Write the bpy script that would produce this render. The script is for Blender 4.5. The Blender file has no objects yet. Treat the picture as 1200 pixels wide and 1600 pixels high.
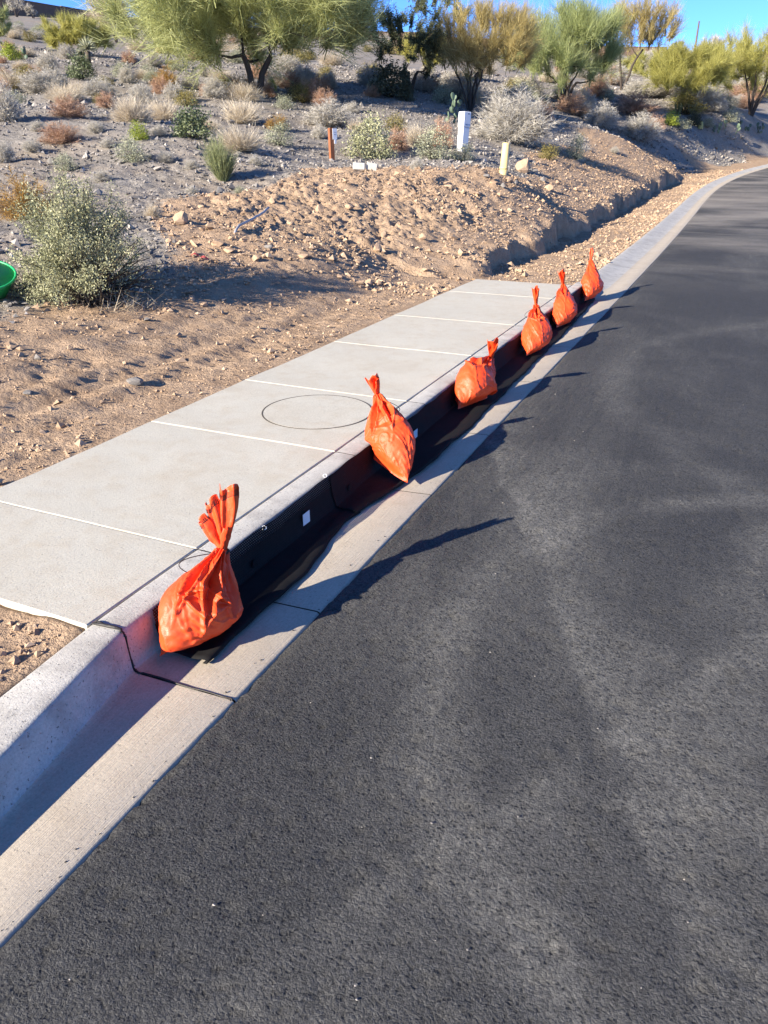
import bpy, math, random
import numpy as np
from mathutils import Vector, Matrix

scene = bpy.context.scene
R = math.radians
COL = scene.collection

# ------------------------------------------------------------------ camera
CAM_H = 1.55
FPX, PITCH, YAW = 1160.0, 25.57, 24.24          # focal in photo pixels (1200 x 1600)
cam_d = bpy.data.cameras.new('camera')
cam = bpy.data.objects.new('camera', cam_d); COL.objects.link(cam)
cam.location = (0, 0, CAM_H)
cam.rotation_euler = (R(90 - PITCH), 0, R(YAW))
cam_d.sensor_fit = 'VERTICAL'; cam_d.sensor_height = 36.0
cam_d.lens = 36.0 * FPX / 1600.0
cam_d.clip_start = 0.05; cam_d.clip_end = 3000
scene.camera = cam

# ------------------------------------------------------------------ light
SUN_TO = Vector((-1.20, -2.27, 1.0)).normalized()      # towards the sun
sun_el = math.asin(SUN_TO.z); sun_az = math.atan2(SUN_TO.x, SUN_TO.y)
world = bpy.data.worlds.new('World'); scene.world = world; world.use_nodes = True
wn = world.node_tree; wn.nodes.clear()
sky = wn.nodes.new('ShaderNodeTexSky'); sky.sky_type = 'NISHITA'; sky.sun_disc = False
sky.sun_elevation = sun_el; sky.sun_rotation = sun_az
sky.altitude = 1500; sky.air_density = 0.5; sky.dust_density = 0.0; sky.ozone_density = 8.0
bg = wn.nodes.new('ShaderNodeBackground'); bg.inputs['Strength'].default_value = 0.135
wo = wn.nodes.new('ShaderNodeOutputWorld')
wn.links.new(sky.outputs[0], bg.inputs[0]); wn.links.new(bg.outputs[0], wo.inputs[0])
sun_d = bpy.data.lights.new('sun', 'SUN'); sun_d.energy = 5.0; sun_d.angle = R(0.5)
sun_d.color = (1.0, 0.90, 0.75)
sun = bpy.data.objects.new('sun', sun_d); COL.objects.link(sun)
sun.rotation_euler = SUN_TO.to_track_quat('Z', 'Y').to_euler(); sun.location = (-12, -22, 10)
vs = scene.view_settings
vs.view_transform = 'Standard'; vs.look = 'None'; vs.gamma = 1.0; vs.use_curve_mapping = False
vs.exposure = 1.52

# ------------------------------------------------------------------ helpers
rng = np.random.default_rng(7)

def tag(o, label=None, cat=None, group=None, kind=None):
    if label: o['label'] = label
    if cat: o['category'] = cat
    if group: o['group'] = group
    if kind: o['kind'] = kind
    return o

def make_mesh(name, V, F, mat=None, smooth=False, attrs=None):
    """V (n,3); F a list of (m,k) int arrays"""
    if not isinstance(F, list): F = [F]
    F = [np.asarray(f, dtype=np.int32) for f in F if len(f)]
    me = bpy.data.meshes.new(name)
    V = np.asarray(V, dtype=np.float32)
    me.vertices.add(len(V)); me.vertices.foreach_set('co', V.ravel())
    loops = np.concatenate([f.ravel() for f in F])
    sizes = np.concatenate([np.full(len(f), f.shape[1], np.int32) for f in F])
    me.loops.add(len(loops)); me.loops.foreach_set('vertex_index', loops)
    me.polygons.add(len(sizes))
    starts = np.concatenate([[0], np.cumsum(sizes)[:-1]]).astype(np.int32)
    me.polygons.foreach_set('loop_start', starts)
    me.polygons.foreach_set('use_smooth', np.full(len(sizes), bool(smooth)))
    for k, a in (attrs or {}).items():
        at_ = me.attributes.new(k, 'FLOAT', 'POINT'); at_.data.foreach_set('value', np.asarray(a, np.float32))
    me.update(calc_edges=True); me.validate()
    if mat: me.materials.append(mat)
    return me

def add(name, me, parent=None, loc=None, kind=None):
    o = bpy.data.objects.new(name, me); COL.objects.link(o)
    if parent: o.parent = parent
    if loc is not None: o.location = loc
    if kind: o['kind'] = kind
    return o

def empty(name, loc=(0, 0, 0)):
    o = bpy.data.objects.new(name, None); COL.objects.link(o); o.location = loc
    o.empty_display_size = 0.1
    return o

def hash2(ix, iy, seed):
    h = (ix.astype(np.int64) * 374761393 + iy.astype(np.int64) * 668265263 + seed * 974634777) & 0xffffffff
    h = ((h ^ (h >> 13)) * 1274126177) & 0xffffffff
    h = (h ^ (h >> 16))
    return (h & 0xffff) / 65535.0

def vnoise(x, y, seed=0):
    x = np.asarray(x, float); y = np.asarray(y, float)
    ix = np.floor(x); iy = np.floor(y); fx = x - ix; fy = y - iy
    fx = fx * fx * fx * (fx * (fx * 6 - 15) + 10); fy = fy * fy * fy * (fy * (fy * 6 - 15) + 10)
    a = hash2(ix, iy, seed); b = hash2(ix + 1, iy, seed); c = hash2(ix, iy + 1, seed); d = hash2(ix + 1, iy + 1, seed)
    return (a * (1 - fx) + b * fx) * (1 - fy) + (c * (1 - fx) + d * fx) * fy - 0.5

def fbm(x, y, oct=4, seed=0, gain=0.5):
    s = 0; a = 1.0
    for i in range(oct):
        s = s + a * vnoise(x * 2 ** i + 13.7 * i, y * 2 ** i - 7.1 * i, seed + i); a *= gain
    return s

def worley(x, y, seed=0):
    x = np.asarray(x, float); y = np.asarray(y, float)
    ix = np.floor(x); iy = np.floor(y); best = np.full(x.shape, 9.0)
    for dx in (-1, 0, 1):
        for dy in (-1, 0, 1):
            px = ix + dx + hash2(ix + dx, iy + dy, seed); py = iy + dy + hash2(ix + dx, iy + dy, seed + 5)
            best = np.minimum(best, (px - x) ** 2 + (py - y) ** 2)
    return np.sqrt(best)

def sstep(a, b, x):
    t = np.clip((np.asarray(x, float) - a) / (b - a), 0, 1); return t * t * (3 - 2 * t)

def grid_faces(nr, nc, wrap=False):
    i = np.arange(nr - 1)[:, None]; j = np.arange(nc if wrap else nc - 1)[None, :]
    j2 = (j + 1) % nc
    return np.stack([i * nc + j, i * nc + j2, (i + 1) * nc + j2, (i + 1) * nc + j], -1).reshape(-1, 4)

class MB:
    """collects shapes into one mesh"""
    def __init__(s): s.V = []; s.Q = []; s.T = []; s.n = 0; s.A = []
    def put(s, V, Q=None, T=None, a=0.0):
        V = np.asarray(V, float)
        if Q is not None and len(Q): s.Q.append(np.asarray(Q) + s.n)
        if T is not None and len(T): s.T.append(np.asarray(T) + s.n)
        s.V.append(V); s.A.append(np.full(len(V), a) if np.isscalar(a) else np.asarray(a)); s.n += len(V)
    def box(s, c, d, rot=None, bev=0.0):
        c = np.array(c, float); d = np.array(d, float) / 2
        if bev <= 0:
            v = np.array([[x, y, z] for x in (-1, 1) for y in (-1, 1) for z in (-1, 1)]) * d
            q = [[0, 1, 3, 2], [4, 6, 7, 5], [0, 4, 5, 1], [2, 3, 7, 6], [0, 2, 6, 4], [1, 5, 7, 3]]
            t = None
        else:
            V = []; 
            for x in (-1, 1):
                for y in (-1, 1):
                    for z in (-1, 1):
                        p = np.array([x, y, z])
                        for k in range(3):
                            e = d - bev; e[k] = d[k]; V.append(p * e)
            v = np.array(V)
            idx = lambda x, y, z, k: ((x * 2 + y) * 2 + z) * 3 + k
            q = []
            for k, (a, b) in enumerate(((1, 2), (0, 2), (0, 1))):
                for sgn in (0, 1):
                    f = []
                    for (m, n_) in ((0, 0), (1, 0), (1, 1), (0, 1)):
                        p = [0, 0, 0]; p[k] = sgn; p[a] = m; p[b] = n_; f.append(idx(*p, k))
                    q.append(f)
            for k in range(3):                      # bevel strips along axis k
                a, b = [i for i in range(3) if i != k]
                for m in (0, 1):
                    for n_ in (0, 1):
                        p0 = [0, 0, 0]; p0[a] = m; p0[b] = n_; p1 = list(p0); p1[k] = 1
                        q.append([idx(*p0, a), idx(*p1, a), idx(*p1, b), idx(*p0, b)])
            t = [[idx(x, y, z, 0), idx(x, y, z, 1), idx(x, y, z, 2)] for x in (0, 1) for y in (0, 1) for z in (0, 1)]
        if rot is not None: v = v @ np.array(rot).T
        s.put(v + c, q, t)
    def tube(s, P, r, sides=6, cap=True, a=0.0):
        P = np.asarray(P, float); n = len(P); r = np.full(n, r) if np.isscalar(r) else np.asarray(r, float)
        T = np.gradient(P, axis=0); T /= np.linalg.norm(T, axis=1)[:, None] + 1e-9
        ref = np.array([0.3, 0.2, 1.0]) if abs(T[0, 2]) < 0.8 else np.array([1.0, 0.15, 0.1])
        u = np.cross(T, ref); u /= np.linalg.norm(u, axis=1)[:, None] + 1e-9
        w = np.cross(T, u)
        th = np.linspace(0, 2 * np.pi, sides, endpoint=False)
        V = P[:, None, :] + r[:, None, None] * (u[:, None, :] * np.cos(th)[None, :, None] + w[:, None, :] * np.sin(th)[None, :, None])
        Tt = None
        V = V.reshape(-1, 3)
        if cap:
            V = np.vstack([V, P[0], P[-1]]); k = np.arange(sides); b = n * sides
            Tt = np.vstack([np.stack([(k + 1) % sides, k, np.full(sides, b)], 1),
                            np.stack([(n - 1) * sides + k, (n - 1) * sides + (k + 1) % sides, np.full(sides, b + 1)], 1)])
        s.put(V, grid_faces(n, sides, True), Tt, a)
    def mesh(s, name, mat=None, smooth=False, tint=False):
        V = np.vstack(s.V); F = []
        if s.Q: F.append(np.vstack(s.Q))
        if s.T: F.append(np.vstack(s.T))
        return make_mesh(name, V, F, mat, smooth, {'tint': np.concatenate(s.A)} if tint else None)

# ------------------------------------------------------------------ materials
class NT:
    def __init__(s, name):
        s.m = bpy.data.materials.new(name); s.m.use_nodes = True; s.t = s.m.node_tree; s.t.nodes.clear()
        s.out = s.t.nodes.new('ShaderNodeOutputMaterial'); s.p = s.t.nodes.new('ShaderNodeBsdfPrincipled')
        s.t.links.new(s.p.outputs[0], s.out.inputs[0])
        s.tc = s.t.nodes.new('ShaderNodeTexCoord')
    def n(s, typ, **kw):
        nd = s.t.nodes.new('ShaderNode' + typ)
        for k, v in kw.items():
            if k in nd.inputs: s.set(nd.inputs[k], v)
            else: setattr(nd, k, v)
        return nd
    def set(s, inp, v):
        if isinstance(v, bpy.types.NodeSocket): s.t.links.new(v, inp)
        else:
            if inp.type == 'RGBA' and len(v) == 3: v = (*v, 1)
            inp.default_value = v
    def noise(s, scale, detail=4, rough=0.55, vec=None, dist=0.0):
        return s.n('TexNoise', Vector=vec or s.tc.outputs['Object'], Scale=scale, Detail=detail, Roughness=rough, Distortion=dist).outputs['Fac']
    def map(s, sc, rot=(0, 0, 0), vec=None):
        return s.n('Mapping', Vector=vec or s.tc.outputs['Object'], Scale=sc, Rotation=rot).outputs[0]
    def ramp(s, fac, stops):
        nd = s.t.nodes.new('ShaderNodeValToRGB'); s.set(nd.inputs[0], fac); cr = nd.color_ramp
        while len(cr.elements) < len(stops): cr.elements.new(0.5)
        for e, (p, c) in zip(cr.elements, stops):
            e.position = p
            if not hasattr(c, '__len__'): c = (c, c, c)
            e.color = (*c, 1)
        return nd.outputs[0]
    def mix(s, fac, a, b, mode='MIX'):
        nd = s.t.nodes.new('ShaderNodeMix'); nd.data_type = 'RGBA'; nd.blend_type = mode
        s.set(nd.inputs[0], fac); s.set(nd.inputs[6], a); s.set(nd.inputs[7], b); return nd.outputs[2]
    def math(s, op, a, b=0.0, c=None):
        nd = s.t.nodes.new('ShaderNodeMath'); nd.operation = op
        s.set(nd.inputs[0], a); s.set(nd.inputs[1], b)
        if c is not None: s.set(nd.inputs[2], c)
        return nd.outputs[0]
    def bump(s, h, strength, dist, normal=None):
        nd = s.n('Bump', Height=h, Strength=strength, Distance=dist)
        if normal is not None: s.t.links.new(normal, nd.inputs['Normal'])
        return nd.outputs[0]
    def attr(s, name): return s.n('Attribute', attribute_name=name).outputs['Fac']
    def done(s, color=None, rough=0.8, normal=None, spec=0.5, metal=0.0):
        if color is not None: s.set(s.p.inputs['Base Color'], color)
        s.set(s.p.inputs['Roughness'], rough); s.set(s.p.inputs['Specular IOR Level'], spec); s.set(s.p.inputs['Metallic'], metal)
        if normal is not None: s.t.links.new(normal, s.p.inputs['Normal'])
        return s.m

def m_concrete(name, base, broom=0.0, stain=(0.33, 0.28, 0.21), speck=0.5, rough_bump=0.35, broom_rot=0.0, dirty=0.5):
    t = NT(name)
    big = t.noise(1.3, 5, 0.6); mid = t.noise(9, 4, 0.6); fine = t.noise(120, 3, 0.75)
    c = t.mix(t.ramp(big, [(0.35, 0), (0.7, 1)]), tuple(b * 0.90 for b in base), base)
    c = t.mix(t.math('MULTIPLY', t.ramp(mid, [(0.5, 0), (0.8, 1)]), dirty), c, stain)
    cloud = t.ramp(t.noise(2.6, 6, 0.68, dist=0.5), [(0.46, 0), (0.72, 1)])
    c = t.mix(t.math('MULTIPLY', cloud, dirty * 0.7), c, tuple(x_ * .92 for x_ in stain))
    pits = t.ramp(t.noise(95, 3, 0.6), [(0.63, 0), (0.70, 1)])
    c = t.mix(t.math('MULTIPLY', pits, 0.6 * speck), c, tuple(b * 0.35 for b in base))
    c = t.mix(t.ramp(fine, [(0.3, 0.66), (0.66, 1.0)]), tuple(b * .3 for b in base), c, 'MIX')
    hgt = t.math('ADD', t.math('MULTIPLY', fine, 0.6), t.math('MULTIPLY', mid, 0.8))
    hgt = t.math('SUBTRACT', hgt, t.math('MULTIPLY', pits, 0.35 * speck))
    if broom > 0:
        br = t.noise(1.0, 3, 0.6, vec=t.map((260, 5, 60), (0, 0, broom_rot)))
        hgt = t.math('ADD', hgt, t.math('MULTIPLY', br, 1.6 * broom))
        c = t.mix(t.math('MULTIPLY', t.ramp(br, [(0.3, 1), (0.6, 0)]), 0.28 * broom), c, tuple(b * 0.55 for b in base))
    return t.done(c, 0.88, t.bump(hgt, rough_bump, 0.004), 0.3)

M = {}
M['sidewalk'] = m_concrete('sidewalk_concrete', (0.58, 0.552, 0.465), 0.35, (0.45, 0.375, 0.27), 0.8, 0.5, R(90), 0.55)
M['gutter'] = m_concrete('gutter_concrete', (0.55, 0.48, 0.38), 0.8, (0.40, 0.32, 0.23), 0.9, 0.45, 0.0, 0.5)
M['kerb'] = m_concrete('kerb_concrete', (0.55, 0.53, 0.485), 0.2, (0.24, 0.22, 0.20), 1.6, 0.8, 0.0, 0.75)
M['joint_pale'] = m_concrete('pale_joint', (0.44, 0.41, 0.35), 0, speck=0.3)
M['joint_dark'] = m_concrete('dark_joint', (0.10, 0.088, 0.075), 0, (0.05, 0.045, 0.04), 0.6)

def m_asphalt():
    t = NT('asphalt')
    o = t.tc.outputs['Object']
    fine = t.noise(230, 3, 0.7)
    vor = t.n('TexVoronoi', Vector=o, Scale=120.0, feature='F1').outputs['Distance']
    vor2 = t.n('TexVoronoi', Vector=o, Scale=55.0, feature='F1').outputs['Distance']
    agg = t.n('TexVoronoi', Vector=o, Scale=95.0, feature='F1')
    base = t.mix(t.ramp(fine, [(.3, 0), (.7, 1)]), (0.029, 0.0293, 0.0296), (0.067, 0.0672, 0.067))
    # dust films: broad swept patches and streaks, with shapes of their own
    d1 = t.ramp(t.noise(0.55, 6, 0.62, dist=0.7), [(0.47, 0), (0.72, 1)])
    d2 = t.ramp(t.noise(1.0, 5, 0.6, vec=t.map((0.9, 0.22, 1), (0, 0, R(28))), dist=0.4), [(0.5, 0), (0.74, 1)])
    streak = t.ramp(t.noise(1.0, 5, 0.7, vec=t.map((16, 1.3, 1), (0, 0, R(38)))), [(0.52, 0), (0.78, 1)])
    broken = t.ramp(t.noise(60, 4, 0.75), [(0.35, 0), (0.75, 1)])
    far = t.n('SeparateXYZ', Vector=o).outputs['Y']
    farfac = t.math('MULTIPLY', t.math('DIVIDE', t.math('SUBTRACT', far, 10.0), 10.0), 1.0)
    fc = t.n('Clamp', Value=farfac).outputs[0]
    bandn = t.ramp(t.noise(1.0, 5, 0.62, vec=t.map((0.3, 0.55, 1), (0, 0, R(-12))), dist=0.5), [(0.38, 0), (0.66, 1)])
    dust = t.math('ADD', t.math('MULTIPLY', d1, 0.30), t.math('MULTIPLY', d2, 0.38))
    dust = t.math('ADD', dust, t.math('MULTIPLY', t.math('MULTIPLY', streak, t.math('ADD', t.math('MULTIPLY', d1, 0.8), 0.15)), 0.5))
    # tracks left by wheels and a sweeper: straight and curved dusty bands lying on the road
    wob = t.math('MULTIPLY', t.math('SUBTRACT', t.noise(2.5, 4, 0.6), 0.5), 0.22)
    X_ = t.math('ADD', t.n('SeparateXYZ', Vector=o).outputs['X'], wob); Y_ = t.math('ADD', far, wob)
    def clampm(v): return t.n('Clamp', Value=v).outputs[0]
    def band(P1, P2, w0, w1):                       # sharp on its left edge, fading to the right
        dx, dy = P2[0] - P1[0], P2[1] - P1[1]; L = math.hypot(dx, dy); nx, ny = dy / L, -dx / L
        d = t.math('ADD', t.math('ADD', t.math('MULTIPLY', X_, nx), t.math('MULTIPLY', Y_, ny)), -(P1[0] * nx + P1[1] * ny))
        return t.math('MULTIPLY', clampm(t.math('DIVIDE', d, w0)), clampm(t.math('SUBTRACT', 1.0, t.math('DIVIDE', d, w1))))
    def arc(cx, cy, r, w):
        rr = t.math('SQRT', t.math('ADD', t.math('POWER', t.math('SUBTRACT', X_, cx), 2.0), t.math('POWER', t.math('SUBTRACT', Y_, cy), 2.0)))
        return clampm(t.math('SUBTRACT', 1.0, t.math('DIVIDE', t.math('ABSOLUTE', t.math('SUBTRACT', rr, r)), w)))
    marks = t.math('MULTIPLY', band((0.21, 1.08), (-0.15, 1.86), 0.04, 0.45), 0.55)
    marks = t.math('ADD', marks, t.math('MULTIPLY', band((-0.62, 0.95), (-0.28, 1.56), 0.05, 0.55), 0.42))
    marks = t.math('ADD', marks, t.math('MULTIPLY', arc(0.9, 2.3, 1.62, 0.13), 0.40))
    marks = t.math('ADD', marks, t.math('MULTIPLY', arc(2.4, 6.2, 3.1, 0.18), 0.30))
    marks = t.math('ADD', marks, t.math('MULTIPLY', arc(3.0, 2.6, 2.75, 0.20), 0.35))
    marks = t.math('MULTIPLY', marks, t.math('ADD', 0.25, t.ramp(t.noise(1.7, 4, 0.65), [(0.38, 0), (0.66, 1)])))
    dust = t.math('ADD', dust, marks)
    dust = t.math('MULTIPLY', dust, t.math('ADD', t.math('MULTIPLY', broken, 0.75), 0.25))
    dust = t.math('MINIMUM', t.math('MULTIPLY', dust, 1.45), 0.85)
    c = t.mix(dust, base, (0.25, 0.24, 0.21))
    c = t.mix(t.math('MULTIPLY', t.math('MULTIPLY', bandn, fc), 0.92), c, (0.36, 0.325, 0.275))
    lane = clampm(t.math('SUBTRACT', 1.0, t.math('DIVIDE', t.math('ABSOLUTE', t.math('SUBTRACT', far, 29.0)), 5.5)))
    c = t.mix(t.math('MULTIPLY', lane, t.ramp(t.noise(1.0, 5, 0.65, vec=t.map((0.35, 0.8, 1)), dist=0.4), [(0.30, 0.1), (0.62, 0.95)])), c, (0.37, 0.33, 0.275))
    # pale stones showing in the mix
    spk = t.ramp(agg.outputs['Color'], [(0.955, 0), (0.97, 1)])
    spk = t.math('MULTIPLY', spk, t.ramp(agg.outputs['Distance'], [(0.25, 1), (0.4, 0)]))
    c = t.mix(t.math('MULTIPLY', spk, 0.5), c, (0.27, 0.26, 0.24))
    dn = t.n('TexNoise', Vector=o, Scale=60.0, Detail=3.0).outputs['Color']
    ow = t.mix(0.012, o, dn, 'ADD')
    va = t.n('TexVoronoi', Vector=t.n('Mapping', Vector=ow, Scale=(1, 1, .3)).outputs[0], Scale=125.0, feature='F1', Randomness=1.0)
    vb = t.n('TexVoronoi', Vector=t.n('Mapping', Vector=ow, Scale=(1, 1, .3), Location=(3.1, 1.7, 0)).outputs[0], Scale=290.0, feature='F1')
    ra = t.n('SeparateColor', Color=va.outputs['Color']).outputs[0]; rb = t.n('SeparateColor', Color=vb.outputs['Color']).outputs[0]
    cl = t.noise(3.5, 4, 0.65)
    deep = t.math('ADD', ra, t.math('MULTIPLY', t.math('SUBTRACT', cl, 0.5), 0.35))
    hole = t.math('MULTIPLY', t.ramp(deep, [(0.05, 1), (0.28, 0)]), t.ramp(va.outputs['Distance'], [(0.2, 1), (0.7, 0.2)]))
    c = t.mix(t.ramp(ra, [(0.0, 0.55), (1.0, 1.0)]), (0.02, 0.02, 0.02), c)
    c = t.mix(t.math('MULTIPLY', t.ramp(rb, [(0.5, 0), (1.0, 1)]), 0.24), c, (0.20, 0.195, 0.185))
    c = t.mix(t.math('MULTIPLY', hole, 0.6), c, (0.014, 0.014, 0.014))
    dome = t.math('SUBTRACT', 1.0, va.outputs['Distance']); dome2 = t.math('SUBTRACT', 1.0, vb.outputs['Distance'])
    h = t.math('ADD', t.math('MULTIPLY', dome, 0.40), t.math('MULTIPLY', ra, 0.50))
    h = t.math('ADD', h, t.math('MULTIPLY', fine, 0.45))
    h = t.math('ADD', h, t.math('ADD', t.math('MULTIPLY', dome2, 0.22), t.math('MULTIPLY', rb, 0.25)))
    h = t.math('SUBTRACT', h, t.math('MULTIPLY', hole, 0.9))
    return t.done(c, 0.8, t.bump(h, 0.9, 0.0045), 0.2)
M['asphalt'] = m_asphalt()

def m_ground():
    t = NT('desert_ground')
    tan = t.attr('tan')
    grey = t.ramp(t.noise(14, 5, 0.7), [(0.28, (0.155, 0.143, 0.13)), (0.5, (0.285, 0.26, 0.23)), (0.75, (0.39, 0.355, 0.315))])
    warm = t.ramp(t.noise(0.35, 4, 0.6), [(0.45, 0), (0.7, 1)])
    mot = t.ramp(t.noise(1.6, 6, 0.75), [(.35, .70), (.62, 1.15)])
    grey = t.mix(mot, (0.03, 0.026, 0.022), grey)
    grey = t.mix(t.math('MULTIPLY', warm, 0.40), grey, (0.36, 0.27, 0.185))
    dirt = t.ramp(t.noise(5, 6, 0.65), [(0.3, (0.27, 0.182, 0.118)), (0.5, (0.405, 0.285, 0.188)), (0.72, (0.50, 0.365, 0.25))])
    patch = t.ramp(t.noise(0.8, 4, 0.6), [(0.42, 0), (0.68, 1)])
    dirt = t.mix(t.math('MULTIPLY', patch, 0.5), dirt, (0.42, 0.302, 0.205))
    edge = t.math('ADD', tan, t.math('MULTIPLY', t.math('SUBTRACT', t.noise(7, 4, 0.7), 0.5), 0.9))
    fac = t.ramp(edge, [(0.38, 0), (0.62, 1)])
    c = t.mix(fac, grey, dirt)
    f = t.noise(90, 3, 0.7)
    c = t.mix(t.ramp(f, [(0.25, 0.72), (0.7, 1.1)]), (0, 0, 0), c)
    h = t.math('ADD', t.math('MULTIPLY', t.noise(28, 5, 0.7), 1.0), t.math('MULTIPLY', f, 0.25))
    return t.done(c, 0.95, t.bump(h, 0.9, 0.035), 0.15)
M['ground'] = m_ground()

def m_tint(name, stops, rough=0.75, transl=0.0, spec=0.2, noise=0.0):
    t = NT(name)
    c = t.ramp(t.attr('tint'), stops)
    t.done(c, rough, None, spec)
    if transl > 0:
        tr = t.n('BsdfTranslucent', Color=c); mx = t.n('MixShader', Fac=transl)
        t.t.links.new(t.p.outputs[0], mx.inputs[1]); t.t.links.new(tr.outputs[0], mx.inputs[2]); t.t.links.new(mx.outputs[0], t.out.inputs[0])
    return t.m

def m_plain(name, col, rough=0.6, var=0.15, scale=8, bump=0.2, spec=0.4, metal=0.0, dirt=None):
    t = NT(name)
    c = t.mix(t.noise(scale, 4, 0.6), tuple(x * (1 - var) for x in col), tuple(min(1, x * (1 + var)) for x in col))
    if dirt: c = t.mix(t.math('MULTIPLY', t.ramp(t.noise(scale * 0.6, 5, 0.7), [(0.5, 0), (0.75, 1)]), 0.6), c, dirt)
    return t.done(c, rough, t.bump(t.noise(scale * 6, 3, 0.6), bump, 0.004), spec, metal)

M['gravel'] = m_tint('gravel_stone', [(0.0, (0.10, 0.095, 0.092)), (0.5, (0.26, 0.238, 0.215)), (0.85, (0.37, 0.33, 0.285)), (1.0, (0.52, 0.48, 0.43))], 0.9)
M['clod'] = m_tint('dirt_clod', [(0.0, (0.25, 0.172, 0.112)), (0.5, (0.39, 0.278, 0.186)), (1.0, (0.49, 0.365, 0.255))], 0.95)
M['rock_tan'] = m_plain('tan_rock', (0.39, 0.275, 0.185), 0.92, 0.3, 9, 0.8, 0.2)
M['rock_grey'] = m_plain('grey_rock', (0.21, 0.195, 0.18), 0.9, 0.35, 9, 0.8, 0.2)
M['bark'] = m_plain('dark_bark', (0.060, 0.048, 0.040), 0.9, 0.4, 20, 0.8, 0.2)
M['bark_green'] = m_plain('green_bark', (0.135, 0.13, 0.055), 0.8, 0.35, 12, 0.5, 0.2)
M['stem'] = m_plain('dry_stem', (0.085, 0.07, 0.055), 0.9, 0.4, 20, 0.3, 0.2)

# ------------------------------------------------------------------ the lie of the land
def ox(y):            # x of the asphalt edge along the road
    y = np.asarray(y, float); d = np.clip(y - 24, 0, 46)
    return -1.195 + 0.00018 * d ** 3 + 1.14 * np.clip(y - 70, 0, None)
def zr(y):            # the road climbs away from the camera
    y = np.asarray(y, float); d = np.clip(y - 10, 0, 60)
    return 0.0008 * d ** 2 + 0.02 * np.clip(y - 70, 0, 200)

_p, _w = R(PITCH), R(YAW)
FWD = np.array([-math.sin(_w) * math.cos(_p), math.cos(_w) * math.cos(_p), -math.sin(_p)])
RGT = np.array([math.cos(_w), math.sin(_w), 0.0]); UPV = np.cross(RGT, FWD)
def ray(u, v): return FWD * FPX + RGT * (u - 600) + UPV * (800 - v)
def far_pt(u, v, D):  # point on the sight line at horizontal distance D (survey helper)
    r = ray(u, v); return r / math.hypot(r[0], r[1]) * D + np.array([0, 0, CAM_H])

_ctl = [far_pt(*q) for q in [
    (150, 465, 7.7), (40, 340, 11), (520, 252, 18.5), (570, 265, 17.2), (722, 237, 21), (787, 272, 17), (575, 247, 19.5),
    (400, 157, 29), (620, 152, 33), (735, 177, 33), (880, 168, 41), (975, 142, 60), (1173, 180, 56), (1060, 185, 49),
    (0, 24, 90), (60, 28, 92), (148, 37, 95), (300, 52, 98), (480, 62, 100), (640, 68, 102), (800, 76, 106), (940, 86, 110), (1060, 95, 114), (1200, 96, 116), (1340, 100, 120),
    (-150, 20, 88), (110, 178, 20), (300, 217, 17), (350, 280, 14), (300, 330, 11.3), (470, 390, 9.4), (640, 385, 11.2), (1070, 206, 46), (900, 250, 27), (985, 225, 35),
    (130, 117, 32), (0, 120, 30), (0, 250, 16), (-150, 300, 14), (-150, 150, 28), (210, 190, 19.5), (1130, 140, 75), (200, 80, 60), (1137, 192, 50),
    (480, 295, 13.2), (700, 300, 14.2), (1000, 110, 85), (60, 60, 62), (500, 100, 60)]]
for D2, dz in ((150, 0.0), (260, -3), (600, -10)):
    for u in (-300, 0, 300, 600, 900, 1200, 1500):
        p = far_pt(u, 60 + 0.03 * u, 104); k = D2 / 104
        _ctl.append(np.array([p[0] * k, p[1] * k, p[2] + 0.6 + dz]))
for y in np.arange(-6, 9.6, 1.7):
    _ctl.append(np.array([float(ox(y)) - 2.6, y, 0.15 + float(zr(y))]))
for y in (-20, -60, -200):
    _ctl += [np.array([-4, y, 0.1]), np.array([-14, y, 2.2]), np.array([-60, y, 9.0])]
for y, hb in ((10.5, 0.33), (13, 0.40), (17, 0.46), (21, 0.50), (26, 0.54), (31, 0.54), (36, 0.50), (42, 0.36), (48, 0.26), (56, 0.3), (66, 0.4)):
    _ctl.append(np.array([float(ox(y)) - 2.45, y, hb + float(zr(y))]))
_ctl = np.array(_ctl)
def _U(d2): return 0.5 * d2 * np.log(d2 + 1e-9)
_sc = 20.0
_X = _ctl[:, :2] / _sc
_n = len(_X)
_K = _U(((_X[:, None] - _X[None]) ** 2).sum(-1)) + np.eye(_n) * 2e-4
_P = np.hstack([np.ones((_n, 1)), _X])
_A = np.zeros((_n + 3, _n + 3)); _A[:_n, :_n] = _K; _A[:_n, _n:] = _P; _A[_n:, :_n] = _P.T
_c = np.linalg.solve(_A, np.concatenate([_ctl[:, 2], np.zeros(3)]))
def tps(x, y):
    q = np.stack([np.ravel(x), np.ravel(y)], 1) / _sc; out = np.empty(len(q))
    for i in range(0, len(q), 20000):
        b = q[i:i + 20000]
        out[i:i + 20000] = _U(((b[:, None] - _X[None]) ** 2).sum(-1)) @ _c[:_n] + _c[_n] + b @ _c[_n + 1:]
    return out.reshape(np.shape(x))

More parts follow.
